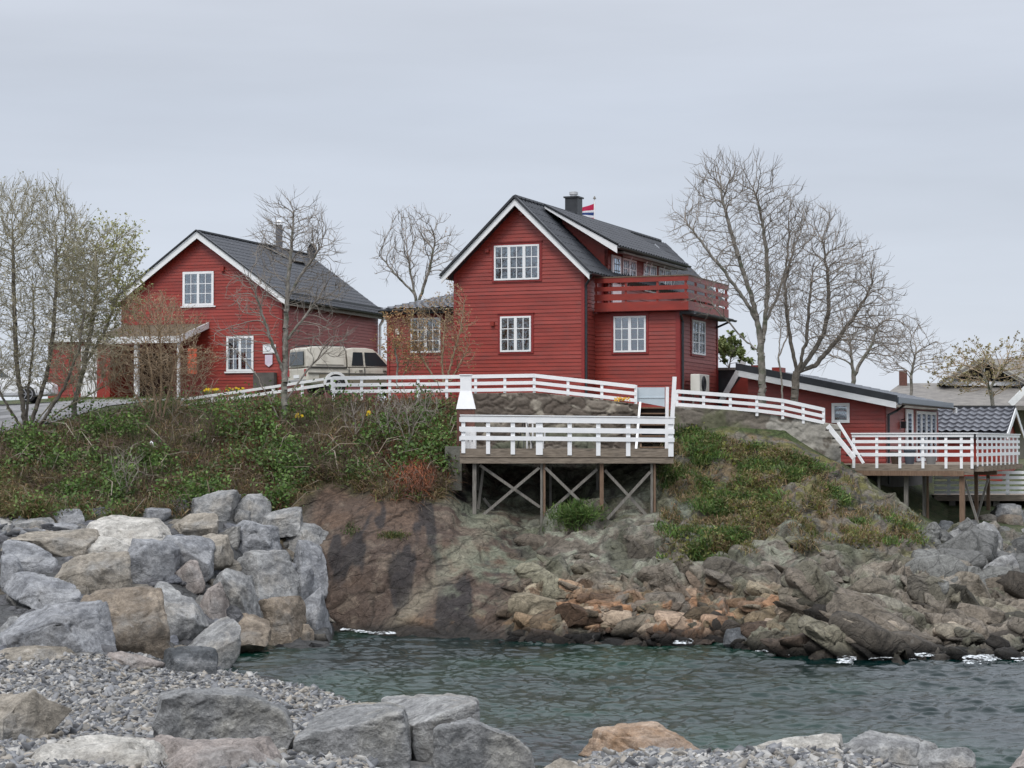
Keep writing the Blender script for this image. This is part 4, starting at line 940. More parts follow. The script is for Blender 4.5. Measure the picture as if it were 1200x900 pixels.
# front deck on posts
YF = 61.5; YB = 65.9; fl_z = zp(528, YF)
deck = empty('front_deck', at(665, 528, YF), 0, 'front timber deck with white rails standing on braced posts over the rock', 'deck'); dO = V(deck.location)
def dk(px_, py_, Y=YF): return at(px_, py_, Y)-dO
xa, xb = dk(539,528).x, dk(789,528).x; tz = dk(600,526).z
mb = MB(); nb = 30
for i in range(34):
    y0 = i*(YB-YF)/34; mb.box(xa, xb, y0+.004, y0+(YB-YF)/34-.004, tz-.045, tz)
mb.build('floor', WOOD, deck)
mb = MB(); mb.box(xa, xb, -.05, -.002, dk(600,536).z, tz+.01); o_ = mb.build('fascia', WOOD, deck)
mb = MB(); mb.box(xa-.0, xb, -.10, -.052, dk(600,543).z, dk(600,537).z); mb.build('beam', WOOD, deck)
mb = MB(); mb.box(xa+.1, xb-.1, 2.2, 2.35, tz-.3, tz-.05); mb.build('beam', WOOD, deck)
mb = MB(); mb.box(xa-.001, xa+.05, .0, YB-YF, tz-.30, tz-.05); mb.box(xb-.05, xb+.001, .0, YB-YF, tz-.30, tz-.05); mb.box(xa,xb,YB-YF-.05,YB-YF,tz-.3,tz-.05); mb.build('rim_joist', WOOD, deck)
mb = MB()
for i in range(1, 11): x = xa+(xb-xa)*i/11; mb.box(x-.03, x+.03, .01, YB-YF-.06, tz-.25, tz-.047)
mb.build('joists', WOOD, deck)
def rl(y0, y1, name='rail', Yo=-.1, xs_=(539.5,790)):
    mb = MB(); a = dk(xs_[0], y0); b = dk(xs_[1], y0+ (y1-y0)*0+2.6*(xs_[1]-xs_[0])/250); h = dk(600,y0).z-dk(600,y1).z
    mb.beam(V((a.x, Yo, a.z-h/2)), V((b.x, Yo, b.z-h/2)), .03, h); return mb.build(name, WHITE, deck)
rl(487.5,494.5); rl(500,506); rl(510.5,515.5)
mb = MB(); a = dk(539,487); b = dk(791,489.6); mb.beam(V((a.x,-.06,a.z+.015)), V((b.x,-.06,b.z+.015)), .16, .03); mb.build('handrail', WHITE, deck)
for (x, w_, yb) in ((543,4.5,531),(572,4.7,532),(601,5,532.5),(632,8,533),(667.5,5,533.5),(701,5,534),(736,5,534.5),(786,6,535)):
    mb = MB(); a = dk(x-w_/2,yb); b = dk(x+w_/2,488+(x-540)*.0104); mb.box(a.x,b.x,-.085+.001*w_,-.052+.001*w_,a.z,b.z); mb.build('rail_post', WHITE, deck)
# side rail at the left
for y in (1.2, 2.4, 3.6):
    mb = MB(); mb.box(xa+.02,xa+.11,y,y+.09,tz-.1,tz+.98); mb.build('rail_post', WHITE, deck)
for z in (.3,.6,.88):
    mb = MB(); mb.box(xa-.02,xa+.015,-.05,3.7,tz+z-.06,tz+z+.07); mb.build('rail', WHITE, deck)
def to_rock(p, extra=.25):
    wz = drop(p.x+dO.x, p.y+dO.y); return wz-dO.z-extra
for (x, yb, w_, yo, mt) in ((556,615,4.5,.1,GREYW),(634.5,616,2.6,.1,GREYW),(637.8,616,2.6,.1,WOODB),(705,617,4.5,.1,WOODB),(763.5,617,2.6,.1,GREYW),(767,617,2.6,.1,WOODB),(560,600,3,2.2,GREYW),(645,590,3,2.2,GREYW),(700,590,3,2.2,GREYW)):
    a = dk(x, 543, YF+yo); h = w_/39*.5; zb = min(to_rock(V((a.x, yo, 0))), dk(600, yb-4, YF).z if yo < 1 else 9)
    mb = MB(); mb.box(a.x-h, a.x+h, yo-.06, yo+.06, zb, dk(600,543,YF).z if yo < 1 else tz-.31); mb.build('post', mt, deck)
for k, (p, q, yo) in enumerate((((562,545),(633,594.5),.18),((632,548),(557,611),.02),((639,548),(702,609),.02),((700,550),(639,604),.18),((709,551),(760,606),.18),((762,553),(709,611),.02),((566,548),(559,604),.9),((566,585),(587,612),1.2))):
    a = dk(*p); b = dk(*q); mb = MB(); mb.beam(V((a.x,yo,a.z)), V((b.x,yo,b.z)), .035, .085, up=(0,0,1)); mb.build('brace', GREYW, deck)
mb = MB(); a = dk(521.5,523,YF+1.0); b = dk(541,563,YF+1.0); mb.box(a.x,b.x,.9,2.0,b.z-.3,a.z); pc = mb.build('concrete_footing', mat('old_concrete', (.12,.12,.10), (.2,.195,.17), sc=3, rough=.9, bump=.02, bsc=12), deck)

# outdoor fireplace with white tapered hood
fpz = empty('outdoor_fireplace', at(546, 530, 63.2), 0, 'outdoor fireplace with tall white tapered hood on brown brick, on the deck', 'fireplace'); fO = V(fpz.location)
def q3(px_, py_, Y=63.2): return at(px_, py_, Y)-fO
BRICK = mat('brown_brick', (.09,.04,.03), (.14,.06,.045), sc=12, rough=.85, bump=.01, bsc=30)
a, b = q3(535.5,530), q3(556.5,479.5); mb = MB(); mb.box(a.x,b.x,-.3,.3,-.02,b.z); mb.build('brick_base', BRICK, fpz, bevel=.01)
lo_ = [V((a.x-.02,-.33,b.z+.002)), V((b.x+.03,-.33,b.z+.002)), V((b.x+.03,.33,b.z+.002)), V((a.x-.02,.33,b.z+.002))]
t1, t2 = q3(539.5,458), q3(552.5,458); t3 = q3(539.5,440).z
up_ = [V((t1.x,-.2,t1.z)), V((t2.x,-.2,t1.z)), V((t2.x,.2,t1.z)), V((t1.x,.2,t1.z))]
mb = MB(); mb.hexa(lo_+up_); mb.hexa([p+V((0,0,.001)) for p in up_]+[V((p.x,p.y,t3)) for p in up_]); mb.build('hood', WHITE, fpz)
mb = MB(); mb.box(t1.x-.03,t2.x+.03,-.23,.23,t3+.001,t3+.03); mb.build('cap', WHITE, fpz)
cab = empty('white_cabinet', at(551, 529, 62.6), 0, 'small white cupboard low behind the left end of the deck rail', 'cabinet'); cO = V(cab.location)
a = at(544,523,62.6)-cO; b = at(558,500,62.6)-cO; mb = MB(); mb.box(a.x,b.x,0,.45,0,b.z); mb.build('body', WHITEW, cab, bevel=.01)
for s_ in (0,1):
    mb = MB(); w_ = (b.x-a.x)/2; mb.box(a.x+s_*w_+.02,a.x+(s_+1)*w_-.02,-.02,-.001,.05,b.z-.05); dd_ = mb.build('door', WHITE, cab); mb = MB(); xx = a.x+w_+(-.06 if s_ == 0 else .06); mb.box(xx-.01,xx+.01,-.045,-.021,.3,.42); mb.build('handle', BLACK, dd_)
# garden table and plastic chair seen through the rail
tb = empty('garden_table', at(615,529,63.6), 0, 'small round dark garden table on the front deck', 'table'); z_ = (at(615,492,63.6)-V(tb.location)).z
mb = MB(); mb.tube((0,0,z_-.02),(0,0,z_),.42,.42,24); mb.build('table_top', BLACK, tb)
for i in range(3):
    t_a = 2*math.pi*i/3+.4; mb = MB(); mb.tube((.05*math.cos(t_a),.05*math.sin(t_a),z_-.025),(.32*math.cos(t_a),.32*math.sin(t_a),0),.014); mb.build('leg', BLACK, tb)
chr_ = empty('garden_chair', at(627,529,64.6), R(160), 'white plastic garden chair beside the dark table on the deck', 'chair')
mb = MB(); mb.box(-.24,.24,-.22,.22,.42,.455); mb.build('seat', WHITE, chr_, bevel=.01)
bb = MB(); bb.box(-.22,-.15,.2,.24,.46,.95); bb.box(.15,.22,.2,.24,.46,.95); bb.box(-.22,.22,.199,.241,.88,.98); bb.box(-.02,.02,.2,.24,.47,.87); bb.build('backrest', WHITE, chr_)
for (x, y) in ((-.2,-.18),(.2,-.18),(-.2,.18),(.2,.18)):
    mb = MB(); mb.box(x-.025,x+.025,y-.025,y+.025,0,.419); mb.build('leg', WHITE, chr_)
for x in (-.26,.26):
    mb = MB(); mb.box(x-.025,x+.025,-.2,.22,.64,.67); mb.box(x-.02,x+.02,-.2,-.15,.42,.639); mb.build('armrest', WHITE, chr_)
# stairs up to the house
DARKW = mat('dark_stained_wood', (.025,.02,.017), (.05,.04,.032), sc=6, rough=.8)
sr = empty('garden_stairs', at(767,530,65.0), 0, 'dark wooden stairs between white posts climbing from deck to lawn', 'stairs'); sO = V(sr.location)
for i in range(9):
    yy = 530-i*6.6; Y = 64.6+i*.22; a = at(750,yy,Y)-sO; b = at(783,yy,Y)-sO
    mb = MB(); mb.box(a.x,b.x,a.y,a.y+.3,a.z-.04,a.z); mb.build('tread', WOODB, sr)
    mb = MB(); mb.box(a.x+.01,b.x-.01,a.y+.24,a.y+.27,a.z-.25,a.z-.042); mb.build('riser', DARKW, sr)
mb = MB(); mb.prism([at(750,534,64.5)-sO, at(750,480,66.8)-sO, at(750,490,66.8)-sO, at(750,544,64.5)-sO],(.05,0,0)); mb.build('stringer', WOODB, sr)
mb = MB(); mb.prism([at(783,534,64.5)-sO, at(783,480,66.8)-sO, at(783,490,66.8)-sO, at(783,544,64.5)-sO],(.05,0,0)); mb.build('stringer', WOODB, sr)
for (p, q, w_) in (((745,529),(750,472),.07),((781,529),(782,453.5),.10),((785.5,532),(790.5,441.5),.125)):
    a = at(*p,64.5 if p[0] < 785 else 64.2)-sO; b = at(*q,64.5 if p[0] < 785 else 64.2)-sO
    if p[0] < 750: b = at(*q,66.2)-sO
    mb = MB(); mb.beam(a, b, w_, .09, up=(0,1,0)); mb.build('newel_post', WHITE, sr)
gp = empty('gate_panel', at(765,476,66.4), 0, 'pale blue-grey board panel closing the top of the stairs', 'panel'); a = at(746,476,66.4)-V(gp.location); b = at(779,454,66.4)-V(gp.location)
mb = MB(); mb.prism([(a.x,0,a.z+.15),(b.x,0,a.z-.02),(b.x,0,b.z),(a.x,0,b.z-.0)],(0,.04,0)); mb.build('board', BLUEG, gp)
mb = MB(); mb.box(a.x,b.x,-.02,-.002,b.z-.35,b.z-.31); mb.build('batten', BLUEG, gp)
mb = MB(); mb.box(a.x-.03,a.x,-.03,.05,a.z,b.z); mb.build('edge', WHITE, gp)

# right deck beside the cabin
kd = empty('side_deck', D.w(0, -4, 0), -D.a, 'right timber deck with white five-board railing wrapping the red cabin', 'deck')
def kf(px_, py_, v=-4.0): q_ = D.pf(px_, py_, v); return V((q_[0], 0, q_[1]))
KX0 = kf(999,545).x; KX1 = kf(1141,545).x; kt = 4.52; L2 = 10.5
# front edge continues; the side rail recedes
mb = MB()
for i in range(60):
    y0 = i*L2/60; mb.box(KX0-1.2 if y0 > 2.5 else KX0, KX1, y0+.004, y0+L2/60-.006, kt-.045, kt)
mb.build('floor', WOOD, kd)
mb = MB(); mb.box(KX0-.05, KX1-.0, -.05,-.002, kt-.32, kt-.02); mb.build('fascia', WOOD, kd)
mb = MB(); mb.box(KX0-.05, KX1-.3, -.09,-.052, kt-.36, kt-.2); mb.build('beam', WOODB, kd)
for i in range(11):
    y = .25+i*.92; mb = MB(); mb.box(KX1-1.5, KX1+.28, y, y+.08, kt-.22, kt-.05); mb.build('joist_end', WOOD, kd)
mb = MB(); mb.box(KX0,KX1,5.0,5.15,kt-.4,kt-.23); mb.build('beam', WOODB, kd)
ph = (.97,.80,.60,.40,.20)
hts = [(.90,1.0),(.70,.80),(.50,.60),(.27,.38),]
for (za, zb) in hts:
    mb = MB(); mb.box(KX0, KX1+.02, -.10,-.075, kt+za, kt+zb); mb.build('rail', WHITE, kd)
    mb = MB(); mb.box(KX1+.10, KX1+.125, -.10, 9.9, kt+za+.001, kt+zb-.001); mb.build('rail', WHITE, kd)
mb = MB(); mb.box(KX0-.02,KX1+.16,-.14,-.03,kt+1.003,kt+1.035); mb.box(KX1+.04,KX1+.16,-.029,9.9,kt+1.003,kt+1.035); mb.build('handrail', WHITE, kd)
for i, x in enumerate((1001,1028,1055,1082,1109,1127,1139.5)):
    a = kf(x,545).x; mb = MB(); mb.box(a-.045,a+.045,-.074,-.045,kt-.12,kt+.99); mb.build('rail_post', WHITE, kd)
for i in range(10):
    y = .25+i*1.03; mb = MB(); mb.box(KX1+.06,KX1+.099,y,y+.12,kt-.15,kt+.99); mb.build('rail_post', WHITE, kd)
# rail behind, along the cabin wall foot, and things standing on the deck
for i in range(6):
    mb = MB(); x = KX0+.3+i*.62; mb.box(x,x+.06,3.0,3.06,kt,kt+.42); 
def kpost(x, yb, v, w_=.13, m_=WOODB):
    q_ = D.pf(x, 560, v-4); W_ = D.w(q_[0], v-4, 0); zb = drop(W_.x, W_.y)-.3; zt_ = HC-(yb-520)*W_.y/F
    mb = MB(); mb.box(q_[0]-w_/2, q_[0]+w_/2, v-w_/2, v+w_/2, min(zb, zt_), kt-.37); mb.build('post', m_, kd)
for (x, yb, v, w_, m_) in ((1030,585,.3,.08,GREYW),(1062,594,.4,.13,GREYW),(1083,608,1.2,.1,GREYW),(1087,608,1.2,.07,WOODB),(1127.5,637,.15,.16,WOODB),(1144,610,5.2,.12,WOODB),(1158,611,9.0,.12,WOODB)): kpost(x, yb, v, w_, m_)
for (p, q, v) in (((1130,561),(1146,613),.6),((1158,561),(1143,613),3.2)):
    a = kf(*p, v-4); b = kf(*q, v-4); a.y = v; b.y = v; mb = MB(); mb.beam(a, b, .07, .12, up=(0,1,0)); mb.build('brace', GREYW, kd)
# worn steps/handrail going down at the deck's left end
hs = empty('worn_steps', at(990,520,66.4), 0, 'worn white slanting steps at the left end of the right deck', 'stairs'); hO = V(hs.location)
for (p, q, w_, h, m_) in (((970,499),(1001,537),.05,.15,WHITEW),((982,495),(1012,543),.05,.08,WHITEW)):
    mb = MB(); mb.beam(at(*p,66.4)-hO, at(*q,65.9)-hO, w_, h, up=(0,0,1)); mb.build('stringer', m_, hs)
for i in range(4):
    c_ = at(975+i*8, 503+i*10, 66.3-.12*i)-hO; mb = MB(); mb.box(c_.x-.12,c_.x+.3,c_.y+.05,c_.y+.6,c_.z-.05,c_.z); mb.build('tread', DARKW, hs)

# planters and pots on the right deck
for i, (x, hgt_, c_, lb) in enumerate(((1050,.38,(.05,.03,.02),'dark brown pot on the right deck left of the cabin door'),(1066,.45,(.06,.07,.09),'blue-grey tub on the right deck below the cabin door'),(1091,.3,(.2,.2,.2),'pale grey pot on the right deck beneath the tall windows'))):
    q_ = D.pf(x,540,-2.2); o_ = empty('plant_pot', D.w(q_[0],-2.2,kt), 0, lb, 'plant pot'); mb = MB(); mb.tube((0,0,0),(0,0,hgt_),.14,.2,14); mb.build('pot', mat('glazed_pot', c_, rough=.5), o_); mb = MB(); mb.tube((0,0,hgt_+.001),(0,0,hgt_+.04),.22,.22,14); mb.build('rim', mat('pot_rim', tuple(min(1,v*1.3) for v in c_), rough=.5), o_)

# lower white-railed deck further right
ld = empty('lower_deck', at(1150,583,76), 0, 'lower far deck with white rails at the right edge of the picture', 'deck'); lO = V(ld.location)
for (y0, y1) in ((552,555.5),(558,561.5),(564,567.5),(570,573.5),(575.5,578.5)):
    mb = MB(); a = at(1095,y0,76)-lO; b = at(1290,y1,76)-lO; mb.box(a.x,b.x,-.03,0,b.z,a.z); mb.build('rail', WHITE, ld)
for x in (1112,1145,1181,1215,1250,1285):
    mb = MB(); a = at(x-1.8,580,76)-lO; b = at(x+1.8,552,76)-lO; mb.box(a.x,b.x,.002,.06,a.z,b.z); mb.build('rail_post', WHITE, ld)
mb = MB(); a = at(1095,587,76)-lO; b = at(1290,580,76)-lO; mb.box(a.x,b.x,.0,4,a.z,b.z); mb.build('floor', WOOD, ld)
for x in (1118,1160,1170,1290):
    mb = MB(); a = at(x,587,76)-lO; mb.box(a.x-.12,a.x+.12,.3,.5,a.z-2.2,a.z-.002); mb.build('post', GREYW, ld)
mb = MB(); a = at(1163,606,78)-lO; b = at(1290,590,78)-lO; mb.box(a.x,b.x,2,3,a.z-1.5,b.z); mb.build('foundation', mat('grey_block', (.2,.2,.2), (.3,.3,.3), sc=3, rough=.9), ld)

# tiled red outbuilding
E_ = Fr(1178, 83, 1550)
tb_ = empty('tiled_outbuilding', (E_.o.x, E_.o.y, 0), -E_.a, 'red outbuilding with glossy grey pantile roof right of the cabin', 'outbuilding')
e0 = E_.pf(1178,507)[1]; r1 = E_.ps(1189,478,0)
ez = e0; rv, rz = 2.2, E_.pf(1186,478,2.2)[1]; lx = E_.pf(1090,507)[0]
rf = MB(); tiled(rf, (lx,-.2,ez), (.1,-.2,ez), (.1,rv,rz), (lx,rv,rz), pu=.34, pv=.42, amp=.07, step=.07); slab(rf, (lx,-.2,ez), (.1,-.2,ez), (.1,rv,rz), (lx,rv,rz), .1); rf.build('roof', ROOFL, tb_)
rf = MB(); slab(rf, (lx,rv*2+.2,ez), (.1,rv*2+.2,ez), (.1,rv,rz), (lx,rv,rz), .1); rf.build('roof', ROOFL, tb_)
mb = MB(); mb.beam((lx,rv,rz+.05),(.12,rv,rz+.05),.2,.1); mb.build('ridge_cap', BLACK, tb_)
mb = MB(); mb.box(lx+.1,-.15,.0,rv*2,2.5,ez-.1); mb.prism([(-.15,.0,ez-.1),(-.15,rv*2,ez-.1),(-.15,rv,rz-.2)],(-.1,0,0)); mb.build('wall', RED, tb_)
mb = MB(); mb.prism([(.1,-.25,ez-.02),(.1,rv,rz+.0),(.1,rv,rz-.25),(.1,-.25,ez-.27)],(.05,0,0)); mb.prism([(.1,rv*2+.25,ez-.02),(.1,rv,rz-.002),(.1,rv,rz-.25),(.1,rv*2+.25,ez-.27)],(.05,0,0)); mb.build('bargeboard', WHITE, tb_)
mb = MB(); mb.box(lx,.05,-.26,-.2,ez-.24,ez-.0); mb.build('fascia', BLACK, tb_)

# far grey-roofed house
H_ = Fr(1150, 118, 1700)
fh = empty('distant_house', (H_.o.x, H_.o.y, 0), -H_.a*.35, 'distant house with brown-grey roof and white-trimmed glazed gable behind the trees', 'house')
fO2 = V((H_.o.x, H_.o.y, 0)); rotm = Matrix.Rotation(H_.a*.35, 3, 'Z')
def h3(px_, py_, Y=118): return rotm @ (at(px_, py_, Y)-fO2)
rf = MB(); A_, B_, C_, D_ = h3(1020,474,116), h3(1260,476,116), h3(1260,449,124), h3(1056,449,124); rf.prism([A_,B_,C_,D_],(0,0,-.25)); rf.build('roof', ROOFO, fh)
mb = MB(); mb.prism([h3(1035,560,118),h3(1260,560,118),h3(1260,474,118),h3(1035,472,118)],(0,9,0)); mb.build('wall', mat('yellow_grey_wall', (.2,.19,.15), (.26,.245,.2), sc=1, rough=.8), fh)
mb = MB(); a1, a2, a3 = h3(1108,449,122.6), h3(1151,423,122.6), h3(1200,449,122.6); mb.prism([a1,a3,a2],(0,6,0)); mb.build('gable_wall', WHITEW, fh)
mb = MB(); mb.prism([h3(1124,448,122.4),h3(1188,448,122.4),h3(1186,438,122.4),h3(1158,427,122.4),h3(1144,428,122.4),h3(1126,438,122.4)],(0,.12,0)); gg = mb.build('window', DARKI, fh)
mb = MB(); mb.beam(h3(1153,426,122.2),h3(1153,449,122.2),.1,.26,up=(0,1,0)); mb.beam(h3(1108,449.5,122.2),h3(1200,449.5,122.2),.1,.25); mb.build('frame', WHITEW, gg)
mb = MB(); mb.beam(h3(1102,449,121.6),h3(1152,420.5,121.6),.3,.3); mb.beam(h3(1152,420.5,121.6),h3(1206,450,121.6),.3,.3); mb.build('bargeboard', mat('greyed_white', (.36,.35,.31),(.48,.47,.42), sc=2, rough=.7), fh)
rf = MB(); a, b, c_ = h3(1101,448,121.4), h3(1152,419,121.4), h3(1207,449,121.4)
rf.prism([a,b,b+V((0,9,.0)),a+V((0,9,0))],(0,0,-.12)); rf.prism([b,c_,c_+V((0,9,0)),b+V((0,9,0))],(0,0,-.12)); rf.prism([h3(1152,420,127),h3(1290,422,127),h3(1290,452,122),h3(1190,452,122)],(0,0,-.1)); rf.build('roof', ROOFO, fh)
mb = MB(); a, b = h3(1054,452,123), h3(1063,434,123); mb.box(a.x,b.x,a.y,a.y+.6,a.z-.5,b.z); mb.build('chimney', BRICK, fh)
mb = MB(); mb.beam(h3(1184,474,115),h3(1203,455,115),.1,.35); mb.beam(h3(1203,455,115),h3(1240,470,115),.1,.35); mb.build('porch_trim', WHITEW, fh)

# ------------------------------------------------------------------ vehicles
def wheel(parent, x, y, z, r=.36, w_=.22, side=-1):
    wl = MB(); wl.tube((x, y, z), (x, y+w_, z), r, r, 28); t = wl.build('wheel', mat('tyre_rubber', (.02,.02,.02), rough=.8), parent, bevel=.02)
    rm = MB(); yy = y-.012 if side < 0 else y+w_+.012
    for i in range(6):
        a = 2*math.pi*i/6; rm.beam((x, yy, z), (x+.2*math.cos(a), yy, z+.2*math.sin(a)), .03, .07, up=(0,1,0))
    for i in range(20):
        a, b = 2*math.pi*i/20, 2*math.pi*(i+1)/20; rm.beam((x+.22*math.cos(a), yy, z+.22*math.sin(a)), (x+.22*math.cos(b), yy, z+.22*math.sin(b)), .03, .04, up=(0,1,0))
    rm.build('rim', mat('alloy', (.35,.35,.36), rough=.35, metal=.6), t)
def car_loft(parent, secs, mt, name='body'):
    """secs: list of (x, [(y,z)...]) half-profiles mirrored about y=0"""
    mb = MB(); rings = []
    for (x, pr) in secs:
        ring = [(x, y, z) for (y, z) in pr]+[(x, -y, z) for (y, z) in reversed(pr)]; rings.append(ring)
    k = len(rings[0]); n = len(mb.v)
    for r_ in rings: mb.v += r_
    for i in range(len(rings)-1):
        for j in range(k):
            a = n+i*k+j; b = n+i*k+(j+1) % k; mb.f.append((a, b, b+k, a+k))
    mb.f.append(tuple(n+j for j in range(k))); mb.f.append(tuple(n+(len(rings)-1)*k+j for j in reversed(range(k))))
    return mb.build(name, mt, parent, smooth=False, bevel=.035)
CARP = mat('beige_car_paint', (.50,.47,.40), (.60,.57,.50), sc=1.5, rough=.28, c3=(.42,.39,.33), sc3=3)
CARD = mat('olive_brown_lower_paint', (.20,.175,.13), (.26,.23,.17), sc=2, rough=.35)
CGL = mat('dark_car_glass', (.02,.03,.035), rough=.08, spec=.8)
pk_ = at(348,450,76)
pk = empty('parked_pickup', V((pk_.x, pk_.y, 6.95)), R(29), 'cream and brown pickup with hard canopy parked between the red houses', 'pickup')
# x forward, y left; near side is -y
def prof(zb, zt_, w_, wt): return [(w_*.94, zb), (w_, zb+.12), (w_, (zb+zt_)/2), (w_*.98, zt_-.10), (wt, zt_)]
car_loft(pk, [(0, prof(.5,1.02,.86,.84)), (.08, prof(.45,1.06,.9,.87)), (2.3, prof(.42,1.08,.91,.87)), (3.4, prof(.42,1.10,.91,.87)), (4.5, prof(.42,1.08,.9,.84)), (5.0, prof(.45,1.0,.86,.78)), (5.15, prof(.5,.9,.8,.7))], CARP)
car_loft(pk, [(.02, [(.86,1.07),(.84,1.3),(.74,1.76)]), (.25, [(.88,1.07),(.86,1.3),(.76,1.84)]), (1.62, [(.88,1.08),(.86,1.3),(.76,1.86)])], CARP, 'canopy')
car_loft(pk, [(1.68, [(.88,1.09),(.84,1.35),(.70,1.76)]), (1.95, [(.88,1.09),(.84,1.35),(.68,1.83)]), (2.5, [(.88,1.10),(.83,1.35),(.66,1.83)]), (2.8, [(.88,1.10),(.83,1.35),(.66,1.78)]), (3.6, [(.88,1.09),(.84,1.12),(.80,1.14)])], CARP, 'cab')
mb = MB(); mb.box(.5,4.6,-.925,-.905,.50,.82); mb.build('lower_panel', CARD, pk)
def sq(xa, xb, xc, xd, za=1.16, zb=1.66, name='side_window'):   # near side window, sloped inward
    mb = MB(); yb_, yt_ = -.885, -.775; mb.prism([(xa,yb_,za),(xb,yb_,za),(xc,yt_,zb),(xd,yt_,zb)], (0,-.012,0)); return mb.build(name, CGL, pk)
sq(1.82,2.3,2.3,1.92); sq(2.38,3.3,2.85,2.38)
mb = MB(); mb.prism([(-.012,-.66,1.16),(-.012,.66,1.16),(.008,.60,1.66),(.008,-.60,1.66)],(-.03,0,0)); mb.build('rear_window', CGL, pk)
mb = MB(); mb.prism([(.35,-.905,1.18),(1.5,-.905,1.18),(1.5,-.82,1.62),(.35,-.82,1.62)],(0,-.004,0)); mb.build('canopy_panel', CARP, pk)
mb = MB(); mb.box(-.12,.0,-.84,.84,.45,.62); mb.build('bumper', mat('bumper_grey', (.3,.3,.3), rough=.4), pk, bevel=.02)
for y in (-.84,.72):
    mb = MB(); mb.box(-.025,.02,y,y+.12,.75,1.0); mb.build('tail_light', mat('tail_lamp', (.35,.02,.02), rough=.3), pk)
mb = MB(); mb.box(-.03,-.012,-.26,.26,.68,.80); mb.build('number_plate', WHITE, pk)
mb = MB(); mb.tube((3.95,-1.02,1.2),(3.95,-1.0,1.2),.1,.1,10); mb.box(3.9,4.0,-1.0,-.86,1.16,1.2); mb.build('mirror', BLACK, pk)
mb = MB()
for i in range(14):
    a, b = math.pi*i/14, math.pi*(i+1)/14; mb.prism([(1.15+.40*math.cos(a),-.93,.42+.40*math.sin(a)),(1.15+.50*math.cos(a),-.93,.42+.50*math.sin(a)),(1.15+.50*math.cos(b),-.93,.42+.50*math.sin(b)),(1.15+.40*math.cos(b),-.93,.42+.40*math.sin(b))],(0,-.04,0))
mb.build('wheel_arch', WHITE, pk)
mb = MB(); mb.tube((1.15,-.935,.42),(1.15,-.90,.42),.41,.41,24); mb.build('wheel_well', DARKI, pk)
for (x) in (1.15, 4.25):
    wheel(pk, x, -.96 if False else -.965, .38); wheel(pk, x, .74, .38, side=1)

SEAM = mat('dark_seam', (.03,.03,.03), rough=.6)
for (x_, z0_, z1_) in ((1.70,.5,1.08),(2.34,.5,1.1),(3.32,.5,1.08)):
    mb = MB(); mb.box(x_-.008,x_+.008,-.934,-.90,z0_,z1_); mb.build('door_seam', SEAM, pk)
for x_ in (2.18, 3.16):
    mb = MB(); mb.box(x_-.07,x_+.07,-.945,-.915,.95,.985); mb.build('door_handle', SEAM, pk)
mb = MB(); mb.box(.05,4.8,-.94,-.908,.83,.875); mb.build('side_moulding', mat('moulding_grey', (.12,.115,.10), rough=.5), pk)
mb = MB(); mb.box(.15,1.5,-.62,-.58,1.85,1.89); mb.box(.2,.24,-.62,.62,1.86,1.9); mb.box(1.3,1.34,-.62,.62,1.865,1.9); mb.build('roof_rack', SEAM, pk)
mb = MB(); mb.box(.02,1.62,-.93,-.87,1.05,1.085); mb.build('canopy_seal', SEAM, pk)
wc = empty('white_car', V((at(-66,466,79).x, 79, at(0,472,79).z)), R(4), 'white parked car half hidden behind the tangled tree at the left edge', 'car')
car_loft(wc, [(0, prof(.35,.78,.78,.74)), (.15, prof(.25,.86,.84,.8)), (1.0, prof(.25,.92,.85,.8)), (3.1, prof(.25,.92,.85,.8)), (4.0, prof(.28,.82,.82,.76)), (4.25, prof(.35,.7,.74,.68))][::1], mat('white_car_paint', (.72,.73,.74), rough=.25))
car_loft(wc, [(-.0+.25, [(.78,.92),(.72,1.25)]), (.6, [(.78,.93),(.66,1.42)]), (2.2, [(.78,.93),(.66,1.45)]), (2.9, [(.78,.93),(.72,1.0)])], bpy.data.materials['white_car_paint'], 'cabin')
mb = MB()
for (xa_, xb_, xc_, xd_) in ((.5,1.05,1.0,.68),(1.12,1.75,1.75,1.08),(1.83,2.62,2.2,1.83)): mb.prism([(xa_,-.79,.98),(xb_,-.79,.98),(xc_,-.69,1.33),(xd_,-.69,1.33)],(0,-.012,0))
mb.build('side_windows', CGL, wc)
for x in (.85,3.3): wheel(wc, x, -.87, .32, .32, .2); wheel(wc, x, .67, .32, .32, .2, 1)
mb = MB(); mb.box(4.2,4.26,-.7,-.45,.55,.68); mb.build('headlight', mat('lamp_glass', (.6,.62,.65), rough=.1), wc)
# ------------------------------------------------------------------ boulders
RK = lambda nm, a, b, c, **k: rock_mat(nm, a, b, c, crack=(.35,.9), dark=.86, ckb=.02, fine=(.56,1.38), bump=1.0, aniso=(.8,1,1.3), rot=R(20), **k)
TONES = {
 'b': RK('blue_grey_rock', (.145,.15,.16), (.31,.315,.325), (.235,.235,.235)),
 'g': RK('grey_rock', (.155,.156,.157), (.33,.33,.322), (.26,.24,.21)),
 't': RK('tan_rock', (.19,.17,.14), (.33,.295,.245), (.19,.188,.18)),
 'w': RK('pale_rock', (.32,.305,.275), (.50,.48,.44), (.25,.23,.2)),
 'd': RK('dark_rock', (.05,.055,.06), (.12,.125,.13), (.18,.18,.18)),
 'n': RK('brown_rock', (.13,.105,.08), (.30,.25,.195), (.15,.145,.135)),
 'p': RK('pinkish_rock', (.20,.175,.16), (.33,.29,.265), (.22,.21,.20)),
 'v': RK('veined_grey_rock', (.13,.134,.135), (.25,.25,.247), (.29,.28,.25), speck=1.0),
 'o': RK('orange_brown_rock', (.24,.155,.095), (.38,.29,.22), (.2,.165,.14)),
}
import bmesh
_ico = {}
